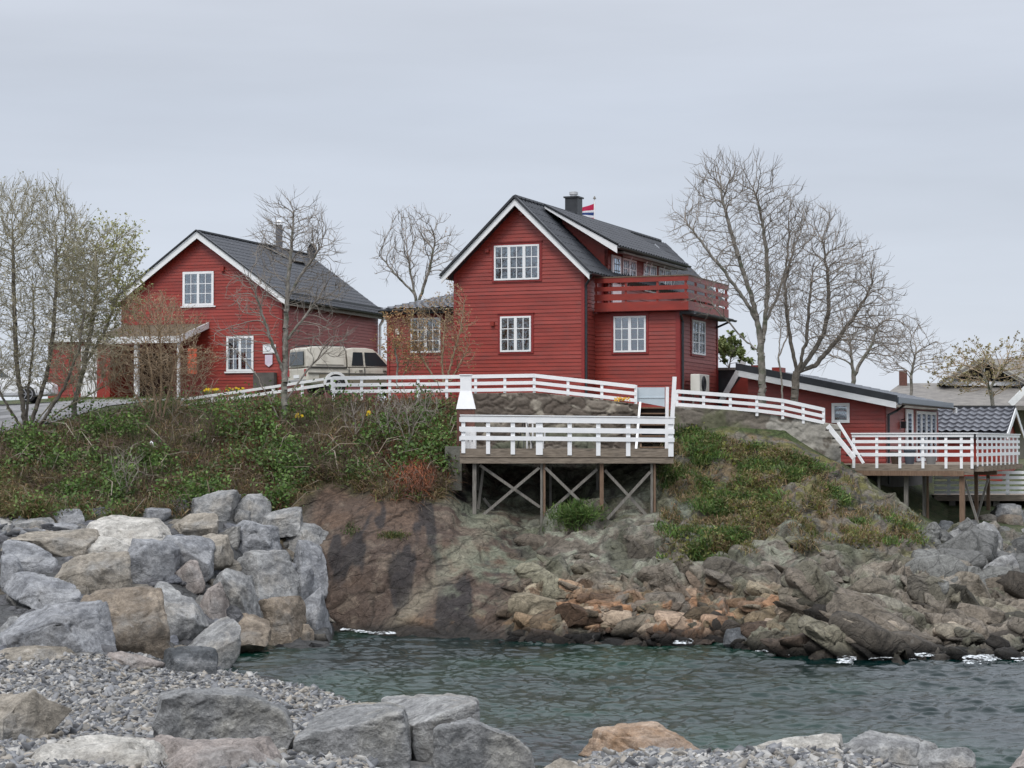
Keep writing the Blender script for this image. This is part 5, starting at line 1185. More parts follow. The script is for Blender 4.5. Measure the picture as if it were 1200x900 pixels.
def ico(n):
    if n not in _ico:
        bm = bmesh.new(); bmesh.ops.create_icosphere(bm, subdivisions=n, radius=1); bm.verts.ensure_lookup_table()
        _ico[n] = (np.array([v.co[:] for v in bm.verts]), np.array([[v.index for v in f.verts] for f in bm.faces])); bm.free()
    return _ico[n]
def boulder_shape(seed, w_, dp_, h_, n=5, cuts=13, boxy=.5, rough_=.03, top=None):
    rg = np.random.default_rng(seed); v, f = ico(n); v = v.copy()
    p_ = 2+boxy*5; v = v/((np.abs(v)**p_).sum(1)**(1/p_))[:,None]
    a = rg.uniform(-.5,.5); ca, sa = math.cos(a), math.sin(a); v = v@np.array([[ca,sa,0],[-sa,ca,0],[0,0,1]])
    for i in range(int(cuts*1.7) if cuts > 8 else cuts):
        d_ = rg.normal(size=3); d_[2] = abs(d_[2])*1.0 if i % 3 else d_[2]; d_[1] = -abs(d_[1]) if i % 2 else d_[1]; d_ /= np.linalg.norm(d_)
        s = (v@d_).max()*rg.uniform(.46,.78); e_ = v@d_-s; v -= np.maximum(e_, 0)[:,None]*d_*.97
    if top is not None:       # one big bedding plane
        d_ = np.array(top, float); d_ /= np.linalg.norm(d_); s = (v@d_).max()*.62; v -= np.maximum(v@d_-s, 0)[:,None]*d_*.98
    o = rg.uniform(0,50,3)
    sc = np.array([w_, dp_, h_])/2; mn, mx_ = v.min(0), v.max(0); v = (v-(mn+mx_)/2)/((mx_-mn)/2)
    P_ = v*sc; r_ = v/np.linalg.norm(v, axis=1, keepdims=True); m = (w_*h_)**.5
    f1,f2,idd,cc_ = worley(P_/m*2.2+o, 5)
    P_ = P_+r_*((fbm(P_/m*1.6+o,3,seed % 97)*.05+(idd-.5)*.04+fbm(P_/m*7+o,4,3,.6)*rough_-(.025*np.exp(-((f2-f1)/.05)**2)))*m)[:,None]
    return P_, f
def boulder(box, tone, label, depth=1.0, Y=None, bv=None, n=4, boxy=.5, cuts=12, seed=None, grow=.12, group=None, push=0, top=None, rough_=.03):
    box = tuple(box)
    x0, y0, x1, y1 = box; cx, cy = (x0+x1)/2, (y0+y1)/2
    if Y is None:
        l, nn_ = hit(cx, y1-(y1-y0)*.25, bv or BV2); Y = l.y if l else 56
        Y = min(Y, 62)
    Y += push; h = (y1-y0)*(1+grow)*Y/F; w_ = (x1-x0)*1.04*Y/F; dp_ = (w_*.5+h*.5)*depth
    seed = seed or int(x0*31+y0*17)
    P_, f = boulder_shape(seed, w_, dp_, h, n=n, boxy=boxy, cuts=cuts, top=top, rough_=rough_)
    c_ = at(cx, (y0+y1*(1)+ (y1-y0)*grow)/2, Y); o = np_mesh('boulder', P_, f, TONES[tone], smooth=False); o.location = c_
    tag(o, label, 'boulder', group); return o
Zb = lambda a, b, c, d: (a/3, 560+b/3, c/3, 560+d/3)
PILE = [
 ((590,65,695,132),'d','dark wedge boulder at the very top of the pile, left of the tallest grey one'),
 ((668,40,832,158),'g','tallest grey dome-like boulder crowning the pile'),
 ((798,55,948,150),'g','flat grey boulder at the top right corner of the pile'),
 ((165,108,312,172),'b','blue-grey block on the upper edge of the pile, left of the long grey ones'),
 ((310,106,485,162),'d','long dark grey boulder on the upper edge below the weeds'),
 ((492,106,604,152),'b','small blue-grey block on the upper edge beside the dark wedge'),
 ((598,124,768,202),'t','tan flat boulder just below the dark wedge'),
 ((290,138,632,240),'w','widest cream-white flat boulder near the top of the pile'),
 ((812,110,884,160),'g','small grey block beneath the flat top right boulder'),
 ((888,104,1062,188),'g','grey peaked boulder near the top of the right edge'),
 ((958,160,1172,250),'g','long grey boulder overhanging the right edge of the pile'),
 ((768,148,992,270),'b','blue-grey boulder with a peaked top right of the tan ledge'),
 ((642,200,812,325),'t','sandy-topped block in the upper middle of the pile'),
 ((520,208,745,340),'b','large smooth pale blue-grey boulder in the middle of the pile'),
 ((440,215,625,378),'b','faceted slate-blue boulder in front of the pale blue-grey one'),
 ((283,206,452,282),'w','cream wedge boulder below the wide white one'),
 ((0,165,52,208),'g','small tan-grey stone at the left end of the upper row'),
 ((38,140,205,196),'g','long low grey stone at the upper left below the rubble'),
 ((165,158,292,196),'b','small pale lilac-grey stone above the tan-grey slab'),
 ((60,184,335,275),'t','tan and grey streaked slab at the upper left'),
 ((0,200,120,262),'t','pale tan slab end cut by the left picture edge'),
 ((0,218,202,345),'b','blue-grey rounded boulder with white streaks near the left edge'),
 ((0,268,92,420),'b','tall slaty boulder cut by the left picture edge'),
 ((172,264,462,398),'t','big flat sand-brown topped slab left of the slate-blue boulder'),
 ((8,338,288,460),'b','grey-blue long boulder left of the sand-brown topped slab'),
 ((598,288,725,385),'p','pale pinkish boulder in the centre of the pile'),
 ((718,318,908,490),'g','large grey triangular-faced boulder right of centre'),
 ((440,370,724,535),'g','big square grey block in the lower middle of the pile'),
 ((698,368,808,508),'p','pinkish-brown boulder leaning on the square grey block'),
 ((792,258,1048,455),'g','large grey boulder with a white right face'),
 ((905,255,1045,340),'b','pale blue-grey shoulder stone behind the white-faced boulder'),
 ((1003,218,1162,395),'b','dark blue craggy boulder on the right edge of the pile'),
 ((1012,310,1100,430),'b','narrow blue-grey boulder wedged at the right edge above the water'),
 ((1045,385,1160,545),'b','tapering blue boulder touching the cliff above the water'),
 ((878,424,1064,585),'n','brown and dark split boulder at the waterline'),
 ((1056,515,1106,575),'n','small wet brown stone at the waterline'),
 ((752,478,948,610),'n','rounded sandy-brown boulder at the waterline'),
 ((262,388,598,645),'n','large tan-brown veined boulder at the foot of the pile'),
 ((0,438,402,620),'b','longest blue-grey boulder at the foot of the pile'),
 ((0,488,68,600),'g','greenish-grey stone in front of the longest blue-grey boulder'),
 ((620,500,845,700),'g','pyramid-shaped grey and tan boulder at the water corner'),
 ((572,600,765,705),'d','low dark grey stone left of the pyramid boulder'),
]
for i, (bx, tn, lb) in enumerate(PILE):
    boulder(Zb(*bx), tn, lb+'', n=5 if (bx[2]-bx[0]) > 150 else 4, group=None, grow=.22, depth=1.0, boxy=.7+.3*((i*7) % 5)/5, cuts=8, rough_=.022, top=(((i*37) % 11-5)*.1, -.55, 1) if tn in 'tw' or i % 3 == 0 else None, push=-.25)
boulder(Zb(-60,590,340,655), 't', 'flat gravel-covered brown ledge below the longest blue-grey boulder', n=5, Y=43.2, grow=.3, top=(0,-.25,1))
boulder(Zb(335,608,570,662), 'p', 'low pinkish rounded ledge below the tan-brown boulder', n=5, Y=43.5, grow=.3, boxy=.2)
Fb = lambda a, b, c, d: (a/3, 720+b/3, c/3, 720+d/3)
boulder((-60,812,77,905), 't', 'pale tan craggy boulder in the bottom left corner', Y=25.5, n=6, seed=51)
boulder((-30,868,212,945), 'w', 'flat whitish slab at the bottom left edge of the picture', Y=22.8, n=6, seed=55, boxy=.9, top=(0,-.1,1), depth=1.4)
boulder((140,868,345,930), 'p', 'flat purplish slab beneath the veined boulder', Y=23.0, n=6, seed=57, boxy=.9, top=(0,-.1,1), depth=1.4)
boulder((622,889,684,920), 't', 'small tan stone at the bottom edge beside the rounded grey boulder', Y=25.5, n=5, seed=67)
boulder((680,851,840,912), 'o', 'orange-brown flat boulder on the near shore', Y=32.3, n=6, seed=69, boxy=.6, top=(0,-.3,1))
boulder((860,862,992,905), 'w', 'low cream rock behind the gravel at the bottom right', Y=32.6, n=6, seed=71, boxy=.6, top=(0,-.3,1))
boulder((990,861,1105,905), 'g', 'grey ridge-like boulder on the near shore at the right', Y=32.0, n=6, seed=73, boxy=.6)
boulder((1070,876,1145,915), 'g', 'low flat grey stone right of the ridge-like boulder', Y=31.0, n=5, seed=75, boxy=.7)
boulder((1166,882,1240,925), 'p', 'tan-grey stone in the bottom right corner', Y=31.0, n=5, seed=77)
def block(front_, Yf, back_, Yb, tone, label, seed=1, rough_=.022):
    pts = [at(x, y, Yf) for x, y in front_]+[at(x, y, Yb) for x, y in back_]+[at(x, y+95, Yb) for x, y in back_]
    c_ = sum(pts, V((0,0,0)))/len(pts); bm = bmesh.new()
    for p in pts: bm.verts.new(p-c_)
    r_ = bmesh.ops.convex_hull(bm, input=bm.verts); bmesh.ops.delete(bm, geom=[g_ for g_ in r_['geom_interior'] if isinstance(g_, bmesh.types.BMVert)], context='VERTS')
    bmesh.ops.triangulate(bm, faces=bm.faces)
    for _ in range(7):
        ed = [e_ for e_ in bm.edges if e_.calc_length() > .035]
        if not ed or len(bm.verts) > 30000: break
        bmesh.ops.subdivide_edges(bm, edges=ed, cuts=1); bmesh.ops.triangulate(bm, faces=[f_ for f_ in bm.faces if len(f_.verts) > 3])
    for _ in range(3): bmesh.ops.smooth_vert(bm, verts=bm.verts, factor=.5, use_axis_x=True, use_axis_y=True, use_axis_z=True)
    bm.normal_update(); v = np.array([q.co[:] for q in bm.verts]); nn_ = np.array([q.normal[:] for q in bm.verts]); bm.verts.index_update(); f = np.array([[q.index for q in f_.verts] for f_ in bm.faces]); bm.free()
    f1,f2,idd,cc_ = worley(v*2.4+seed, 5)
    v = v+nn_*(fbm(v*2.2+seed,4,seed)*.05+(idd-.5)*.05*sstep(0,.15,f2-f1)+fbm(v*12+seed,4,3,.6)*rough_)[:,None]
    o = np_mesh('boulder', v, f, TONES[tone]); o.location = c_; return tag(o, label, 'boulder')
block([(176,852),(188,820),(214,811),(288,815),(330,835),(347,862),(336,882),(322,888),(203,876)], 25.2, [(190,814),(216,806),(290,808),(335,830)], 26.3, 'v', 'long white-veined grey boulder on the gravel', 3)
block([(344,868),(440,852),(472,834),(480,880),(478,935),(342,935)], 24.4, [(372,836),(400,827),(455,824),(473,830)], 27.2, 'v', 'square grey veined block left of the dark gap', 5)
block([(482,850),(512,840),(557,824),(561,843),(550,866),(522,935),(490,935)], 26.2, [(450,821),(490,815),(527,814),(557,819)], 29.5, 'g', 'brown-topped grey block sticking out over the water', 8)
block([(510,856),(546,845),(562,847),(600,863),(619,882),(627,908),(626,940),(510,940)], 24.6, [(520,851),(552,842),(600,860),(622,886)], 26.0, 'v', 'rounded grey boulder by the water in the bottom middle', 11)
boulder((380,826,470,862), 't', 'flat tan slab lying behind the square grey block', Y=29.5, n=5, seed=61, boxy=.9, top=(0,-.2,1), depth=1.3)
# rocks along the bluff's foot and under the right deck
for bx, tn, lb, Y in (((1162,590,1202,610),'g','flat grey slab on top of the rock stack below the lower deck',72),((1168,603,1200,622),'n','brown leaning wedge rock in the stack below the lower deck',71),
  ((1172,618,1203,640),'g','grey rock second from the bottom of the right-hand stack',70),((1133,612,1178,668),'g','pale green-grey rounded rock mass beneath the post of the right deck',64),((1176,632,1215,672),'n','brownish rock at the right picture edge below the stack',68),
  ((1150,650,1200,700),'g','craggy grey rock low on the right shore',61),((1098,610,1122,640),'d','dark boulder in the shade under the right deck',66),((1108,618,1130,652),'g','grey cobble beside the tall front deck post',64),
  ((1140,636,1162,662),'t','small tan rock below the deck braces',62.5)):
    boulder(bx, tn, lb, Y=Y, n=5)
boulder((928,738,985,772), 'd', 'black wet rounded rock awash at the foot of the bluff', Y=50.8, n=5, boxy=.2, grow=.3)
boulder((848,735,882,764), 'd', 'dark wet rock at the waterline below the orange ledges', Y=52.6, n=5, boxy=.2, grow=.3)
boulder((742,733,768,757), 'n', 'small brown wet rock at the waterline below the deck', Y=54.2, n=5, boxy=.2, grow=.3)
boulder((340,739,398,757), 'n', 'low rusty skerry just breaking the water left', Y=53.5, n=5, boxy=.2, grow=.3) if False else None

# ------------------------------------------------------------------ gravel
GRAV = mat('gravel_stone', (.8,.8,.8), (1.2,1.2,1.2), sc=20, rough=.85, attr=True)
def stones(name, n, region, size, pal, label, bv, sink=.3):
    v0, f0_ = ico(1); pts = []; tries = 0
    while len(pts) < n and tries < n*6:
        tries += 1; x, y = region(); l, nn_ = hit(x, y, bv)
        if l is not None and l.z > .02: pts.append((l.x, l.y, l.z))
    pts = np.array(pts); n = len(pts); k = len(v0)
    s = RNG.uniform(size[0], size[1], n)*RNG.choice([.5,.6,.8,1,1,1,1.2,1.2,1.9], n); sh = np.stack([RNG.uniform(.9,2.1,n), RNG.uniform(.7,1.3,n), RNG.uniform(.22,.6,n)], 1)
    vv = v0[None]*(1+RNG.uniform(-.34,.26,(n,k,1))); vv = vv*(sh*s[:,None])[:,None,:]
    a = RNG.uniform(0,6.28,n); b = RNG.uniform(-.9,.9,n); ca, sa, cb_, sb = np.cos(a), np.sin(a), np.cos(b), np.sin(b)
    x, y, z = vv[...,0], vv[...,1], vv[...,2]; x, z = x*cb_[:,None]-z*sb[:,None], x*sb[:,None]+z*cb_[:,None]; x, y = x*ca[:,None]-y*sa[:,None], x*sa[:,None]+y*ca[:,None]
    vv = np.stack([x,y,z],-1)+pts[:,None,:]+np.array([0,0,1])*(s*.25)[:,None,None]
    ff_ = (f0_[None]+(np.arange(n)*k)[:,None,None]).reshape(-1,3); pal = np.array(pal); cc_ = pal[RNG.integers(0,len(pal),n)]*RNG.uniform(.75,1.2,(n,1))
    o = np_mesh(name, vv.reshape(-1,3), ff_, GRAV, col=np.clip(np.repeat(cc_, k, 0),0,1)); return tag(o, label, 'gravel', kind='stuff')
GP = [(.16,.163,.17),(.20,.202,.207),(.11,.114,.12),(.24,.238,.232),(.26,.235,.2),(.17,.16,.145),(.33,.32,.30),(.09,.093,.1)]
U = RNG.uniform
def rg1():
    y = U(768, 905); Y_ = 1
    xr_ = np.interp(y, [768,790,815,830,905],[210,320,420,440,440]); return U(-15, xr_), y
stones('gravel', 32000, rg1, (.024,.05), GP, 'grey broken gravel covering the near shore', BV2)
stones('gravel', 8000, lambda: (U(655,1065), U(866,905)), (.022,.055), GP+[(.36,.35,.33)], 'pale crushed stone heap at the bottom right edge', BV2)
stones('gravel', 500, lambda: (U(-10,60), U(596,632)), (.08,.2), GP, 'small broken rubble at the upper left end of the boulder pile', BV2)

RNG = np.random.default_rng(77); U = RNG.uniform; random.seed(5)
# angular broken rock: many pieces merged, used between the boulders and for the shattered ledges
def rubble(name, n, region, size, pal, label, bv, stretch=(1.5,1,.8), tilt=0.0, kind='stuff', cat='rubble', sink=.1, lib=14, nsub=3, minz=-.2, boxy=.75, colf=None):
    shapes = [boulder_shape(900+i, 2, 2, 2, n=nsub, cuts=9, boxy=boxy, rough_=.02) for i in range(lib)]; V_, F_, C_ = [], [], []; k = 0; pal = np.array(pal)
    for _ in range(n):
        x, y = region(); l, q = hit(x, y, bv)
        if l is None or l.z < minz: continue
        if colf == 'ground': fi = BV1.ray_cast(CAMP, ray(x, y).normalized(), 400)[2]
        sv, sf = shapes[int(U(0,lib))]; s = U(size[0], size[1])*RNG.choice([.6,.8,1,1.3]); sc_ = s*np.array([stretch[0]*U(.7,1.3), stretch[1]*U(.7,1.2), stretch[2]*U(.6,1.2)])
        v = sv*sc_; a = U(-.5,.5); b = tilt+U(-.22,.22); v = v@np.array([[math.cos(b),0,-math.sin(b)],[0,1,0],[math.sin(b),0,math.cos(b)]]).T@np.array([[math.cos(a),-math.sin(a),0],[math.sin(a),math.cos(a),0],[0,0,1]]).T
        v = v+np.array(l[:])-np.array(q[:])*s*sink; c__ = (pal[int(U(0,len(pal)))] if colf is None else (GCOL[GF[fi][0]]*U(.8,1.3)*(1 if l.z > .5 else 1.5) if colf == 'ground' else np.array(colf(l, x, y))))*U(.75,1.25)
        V_.append(v); F_.append(sf+k); C_.append(np.repeat(c__[None], len(v), 0)*(1-.9*np.exp(-(np.maximum(v[:,2:3]-.12,0)/.2)**2))); k += len(v)
    o = np_mesh(name, np.concatenate(V_), np.concatenate(F_), LAND, col=np.clip(np.concatenate(C_),0,1)); tag(o, label, cat if kind == 'stuff' else None, kind=kind); return o
rubble('rubble', 330, lambda: (U(-10,385), U(596,765)), (.16,.34), [(.13,.135,.15),(.17,.165,.155),(.10,.10,.105),(.2,.18,.15)], 'small broken rocks filling the gaps of the boulder pile', BV2, stretch=(1.3,1,.8))
GF = gfaces(nx, ny); GCOL = np.clip(col,0,1)
def lcol(l, x, y):
    n = fbm(np.array([[l.x*.6,l.y*.6,l.z*.6]]),3,880)[0]
    if 610 < x < 930 and y > 685: return [(.23,.13,.07),(.28,.19,.12),(.32,.27,.21),(.17,.11,.075)][int(U(0,4))]
    if y > 690: return [(.22,.18,.14),(.26,.215,.165),(.17,.145,.12)][int(U(0,3))]
    return [(.19,.185,.15),(.235,.24,.19),(.15,.135,.11),(.25,.22,.17)][int(U(0,4))]
rubble('ledge_rocks', 340, lambda: (U(600,930), U(690,757)), (.16,.46), [(1,1,1)], 'fractured orange and tan ledge rock along the foot of the bluff', None, stretch=(1.6,.9,.8), tilt=-.2, kind='structure', sink=.72, minz=-.3, colf='ground', boxy=1)
rubble('ledge_rocks', 260, lambda: (U(900,1215), U(692,770)), (.2,.58), [(1,1,1)], 'bedded grey-tan ledge rock sloping down to the right shore', None, stretch=(2.0,1,.8), tilt=-.5, kind='structure', sink=.84, minz=-.3, colf='ground', boxy=1)
rubble('ledge_rocks', 110, lambda: (U(640,1000), U(630,692)), (.15,.4), [(1,1,1)], 'grey-green outcrops between the grass and the ledges', None, stretch=(1.9,1,.75), tilt=-.45, kind='structure', sink=.86, colf='ground', boxy=1)
rubble('rubble', 60, lambda: (U(1085,1210), U(600,690)), (.25,.6), [(.15,.15,.14),(.2,.18,.15),(.11,.11,.105)], 'tumbled rocks beneath the right-hand decks', None, stretch=(1.2,1,.9))
# ------------------------------------------------------------------ bare trees and shrubs (space colonisation)
BARK = mat('grey_bark', (.16,.145,.125), (.27,.25,.22), sc=9, rough=.9, bump=.01, bsc=25, c3=(.10,.11,.075), sc3=3)
BARKD = mat('dark_bark', (.075,.065,.053), (.16,.14,.115), sc=9, rough=.9, bump=.01, bsc=25)
TWIG = mat('grey_brown_twigs', (.19,.165,.14), (.28,.245,.21), sc=3, rough=.9)
TWIGT = mat('tan_twigs', (.27,.20,.13), (.36,.27,.18), sc=3, rough=.9)
TWIGR = mat('reddish_twigs', (.20,.11,.075), (.28,.165,.11), sc=3, rough=.9)
TWIGO = mat('olive_twigs', (.25,.225,.155), (.34,.31,.22), sc=3, rough=.9)
LEAF = mat('leaf', (.7,.7,.7), (1.3,1.3,1.3), sc=2, rough=.7, attr=True, trans=.3)
def tubes(P0, P1, R0, R1, k):
    d = P1-P0; L_ = np.linalg.norm(d, axis=1, keepdims=True)+1e-9; d = d/L_; t = np.where(np.abs(d[:,2:3]) < .93, np.array([[0,0,1.]]), np.array([[1.,0,0]]))
    x = np.cross(d, t); x /= np.linalg.norm(x, axis=1, keepdims=True)+1e-9; y = np.cross(d, x); n = len(P0)
    a = 2*math.pi*np.arange(k)/k; ring = x[:,None,:]*np.cos(a)[None,:,None]+y[:,None,:]*np.sin(a)[None,:,None]
    P1e = P1+d*np.minimum(R1, .03)[:,None]*.5
    v = np.concatenate([P0[:,None,:]+ring*R0[:,None,None], P1e[:,None,:]+ring*R1[:,None,None]], 1).reshape(-1,3)
    i = np.arange(k); j = (i+1) % k; f = np.stack([i,j,k+j,k+i],1)[None]+(np.arange(n)*2*k)[:,None,None]
    return v, f.reshape(-1,4)
def grow(stems, att, D, di, dk_, trop=.12, iters=160, seed=1):
    rg = np.random.default_rng(seed); nodes = []; par = []
    for st in stems:
        st = [np.array(p, float) for p in st]; prev = -1
        if nodes:      # join to an existing node if it starts there
            dd = np.linalg.norm(np.array(nodes)-st[0], axis=1); j = int(dd.argmin()); prev = j if dd[j] < .35 else -1
        if prev < 0: nodes.append(st[0]); par.append(-1 if len(nodes) == 1 else 0); prev = len(nodes)-1
        for a, b in zip(st[:-1], st[1:]):
            m = max(1, int(np.linalg.norm(b-a)/D))
            for i in range(1, m+1): nodes.append(a+(b-a)*i/m+rg.normal(size=3)*D*.10); par.append(prev); prev = len(nodes)-1
    N_ = np.array(nodes); near = np.full(len(att), 0); dist = np.full(len(att), 1e9)
    def upd(new, base):
        nonlocal near, dist
        for s in range(0, len(new), 400):
            dd = np.linalg.norm(att[:,None,:]-new[None,s:s+400,:], axis=2); j = dd.argmin(1); m = dd[np.arange(len(att)), j]; b = m < dist
            dist = np.where(b, m, dist); near = np.where(b, base+s+j, near)
    upd(N_, 0); alive = np.ones(len(att), bool); par = list(par); stuck = {}
    for it in range(iters):
        alive &= dist > dk_; act = alive & (dist < di)
        if not act.any(): break
        ids = near[act]; dirs = att[act]-N_[ids]; dirs /= np.linalg.norm(dirs, axis=1, keepdims=True)
        u, inv = np.unique(ids, return_inverse=True); S = np.zeros((len(u),3)); np.add.at(S, inv, dirs); S /= np.linalg.norm(S, axis=1, keepdims=True)+1e-9
        pa = np.array(par)[u]; pdv = N_[u]-N_[np.maximum(pa,0)]; pdv /= np.linalg.norm(pdv, axis=1, keepdims=True)+1e-9
        S = S+pdv*.95+np.array([0,0,trop*1.6])+rg.normal(size=S.shape)*.10; S /= np.linalg.norm(S, axis=1, keepdims=True)
        ok = np.array([stuck.get(int(q), 0) < 3 for q in u])
        if not ok.any(): break
        for q in u[ok]: stuck[int(q)] = stuck.get(int(q), 0)+1
        new = N_[u[ok]]+S[ok]*D; base = len(N_); N_ = np.concatenate([N_, new]); par += [int(q) for q in u[ok]]; upd(new, base)
        if len(N_) > 20000: break
    return N_, np.array(par)
def ellips(px_, py_, rx, ry, Y, ry_depth, n, rg, shell=.0):
    """attractors inside an ellipsoid given in photo pixels at distance Y"""
    v = rg.normal(size=(n,3)); v /= np.linalg.norm(v, axis=1, keepdims=True); r = rg.uniform(shell, 1, n)**(1/2.2); v *= (r*(1+.45*fbm(v*1.8+rg.uniform(0,40,3),3,int(rg.integers(0,999)))))[:,None]
    keep = fbm(v*3.0+rg.uniform(0,40,3),2,7) > -.28; v = v[keep]
    c_ = at(px_, py_, Y); s = Y/F
    return np.array([c_.x, c_.y, c_.z])+v*np.array([rx*s, ry_depth, ry*s])
def tree(name, label, cat, stems, blobs, Y, dens=1.0, D=.17, tip=.0075, bark=None, twig=None, leaves=None, seed=1, trop=.15, extra=3, exp=2.25, rmax=None, group=None, twl=.40):
    """stems: pixel polylines [(px,py,dY)...]; blobs: (px,py,rx,ry,depth,n)"""
    rg = np.random.default_rng(seed); st = [[tuple(at(a, b, Y+c_)) for (a, b, c_) in s] for s in stems]
    att = np.concatenate([ellips(px_, py_, rx, ry, Y, dp_, int(n*dens*2.1), rg) for (px_, py_, rx, ry, dp_, n) in blobs])
    D *= .82; N_, par = grow(st, att, D, 34*D, 1.75*D, trop=trop, seed=seed)
    n = len(N_); ch = np.zeros(n); acc = np.zeros(n); has = np.zeros(n, bool); has[par[par >= 0]] = True
    tips = np.where(~has)[0]
    # extra fine twigs at the tips and along thin branches
    eN, eP = [], []
    cand = np.concatenate([tips]*extra+[rg.choice(n, n//3)])
    pv = N_[cand]-N_[np.maximum(par[cand],0)]; pv /= np.linalg.norm(pv, axis=1, keepdims=True)+1e-9
    dv = pv+rg.normal(size=pv.shape)*.38+np.array([0,0,.4]); dv /= np.linalg.norm(dv, axis=1, keepdims=True); ln = rg.uniform(.3,1.25,len(cand))*twl*1.25
    mid = N_[cand]+dv*(ln*.5)[:,None]; dv2 = dv+rg.normal(size=dv.shape)*.15+np.array([0,0,.2]); dv2 /= np.linalg.norm(dv2, axis=1, keepdims=True); end = mid+dv2*(ln*.5)[:,None]
    R_ = np.zeros(n)
    order = np.arange(n)[::-1]; A = np.zeros(n)
    for i in order:
        if A[i] == 0: A[i] = tip**exp
        if par[i] >= 0: A[par[i]] += A[i]
    R_ = A**(1/exp)
    if rmax: R_ = np.minimum(R_, rmax*np.ones(n)) if False else R_*min(1, rmax/R_.max())+0; R_ = np.maximum(R_, tip)
    m = par >= 0; i = np.where(m)[0]; P0, P1, R0, R1 = N_[par[i]], N_[i], R_[par[i]], R_[i]
    R0 = np.minimum(R0, R1*1.35+.004)
    base = st[0][0]; root = empty(name, base, 0, label, cat, group); b0 = np.array(base)
    thick = R1 > max(.028, R_.max()*.22)
    if thick.any():
        v, f = tubes(P0[thick]-b0, P1[thick]-b0, R0[thick], R1[thick], 9); np_mesh('trunk', v, f, bark or BARK, root, smooth=True)
    v1, f1 = tubes(P0[~thick]-b0, P1[~thick]-b0, R0[~thick], R1[~thick], 4)
    v2, f2 = tubes(N_[cand]-b0, mid-b0, np.full(len(cand), tip*.85), np.full(len(cand), tip*.7), 3)
    v3, f3 = tubes(mid-b0, end-b0, np.full(len(cand), tip*.7), np.full(len(cand), tip*.4), 3)
    np_mesh('crown', np.concatenate([v1,v2,v3]), np.concatenate([f1, f2+len(v1), f3+len(v1)+len(v2)]), twig or TWIG, root) if False else None
    # quads only: 3-sided tubes also give quads
    allv = np.concatenate([v1,v2,v3]); allf = np.concatenate([f1, f2+len(v1), f3+len(v1)+len(v2)]); np_mesh('crown', allv, allf, twig or TWIG, root)
    if leaves:
        cnt, size, pal = leaves; src = end[rg.choice(len(end), cnt)]+rg.normal(size=(cnt,3))*.05
        leafmesh('leaves', src-b0, size, pal, rg, root)
    return root
def leafmesh(name, P_, size, pal, rg, parent=None, up=.5, long_=1.6, mt=None):
    n = len(P_); nrm_ = rg.normal(size=(n,3)); nrm_[:,2] += up*2; nrm_ /= np.linalg.norm(nrm_, axis=1, keepdims=True); t = rg.normal(size=(n,3)); x = np.cross(nrm_, t); x /= np.linalg.norm(x, axis=1, keepdims=True); y = np.cross(nrm_, x)
    s = rg.uniform(size[0], size[1], n)[:,None]
    v = np.stack([P_-x*s*.5*long_, P_-y*s*.5, P_+x*s*.5*long_, P_+y*s*.5], 1).reshape(-1,3); f = np.arange(4*n).reshape(-1,4)
    pal = np.array(pal); c_ = pal[rg.integers(0,len(pal),n)]*rg.uniform(.7,1.25,(n,1))
    return np_mesh(name, v, f, mt or LEAF, parent, col=np.clip(np.repeat(c_,4,0),0,1))
BUD = [(.22,.20,.10),(.28,.26,.12),(.18,.14,.09)]
# right-hand pair and what stands behind
tree('bare_tree', 'tall pale-trunked bare tree leaning left beside the red balcony', 'tree',
  [[(893,475,0),(893,440,0),(892,408,0),(889,380,0),(880,345,0),(868,310,0),(856,270,0),(846,230,0)],
   [(892,408,0),(896,380,.2),(900,340,.4),(899,300,.5),(893,260,.5),(885,225,.4)],
   [(889,380,0),(872,350,-.3),(850,320,-.5),(828,292,-.6),(806,262,-.6)],
   [(893,415,0),(872,398,.4),(852,376,.5),(838,362,.5)],
   [(896,380,.2),(912,345,.6),(922,310,.8),(925,270,.8)]],
  [(848,222,36,40,1.4,620),(812,262,26,34,1.2,330),(885,232,30,42,1.4,560),(918,265,28,50,1.4,560),(850,300,36,40,1.4,320),(838,350,28,22,1,90),(900,320,34,50,1.4,420)], 70, D=.16, tip=.0080, seed=3, rmax=.24, leaves=None)
tree('bare_tree', 'bare tree with dark forked stems standing in front of the red cabin roof', 'tree',
  [[(931,472,0),(932,452,0),(934,436,0),(928,405,-.2),(922,370,-.3),(920,330,-.3),(930,290,-.2)],
   [(934,436,0),(948,420,.2),(965,392,.3),(972,360,.3),(970,320,.3),(965,290,.3)],
   [(934,436,0),(955,428,.4),(980,400,.5),(1005,365,.6),(1022,335,.6)],
   [(934,438,0),(945,400,-.3),(948,360,-.4),(952,320,-.4)]],
  [(955,290,36,48,1.6,760),(990,325,38,46,1.6,800),(1020,355,30,40,1.5,600),(935,345,38,60,1.5,620),(985,385,45,32,1.5,500),(1030,395,18,24,1,150)], 69.2, D=.16, tip=.0080, seed=5, rmax=.17, bark=BARKD, leaves=(500,(.025,.04),[(.34,.24,.16),(.36,.27,.2)]))
tree('bare_tree', 'slim pale bare sapling stems between the two bigger right-hand trees', 'tree', [[(917,480,0),(916,440,0),(912,420,.0),(915,380,0)],[(912,420,0),(922,395,.2),(926,360,.2)]], [(918,365,16,30,.6,160)], 68.7, D=.14, tip=.007, seed=6, rmax=.13)
tree('bare_tree', 'grey bare tree behind the cabin roof, right of the dark forked one', 'tree', [[(1000,470,0),(1000,440,0),(996,400,0)],[(1000,440,0),(1018,410,0),(1030,380,0)]], [(1000,395,40,34,2,420),(1040,400,30,34,2,420),(970,410,26,24,2,160)], 84, D=.22, tip=.010, seed=8, rmax=.14)
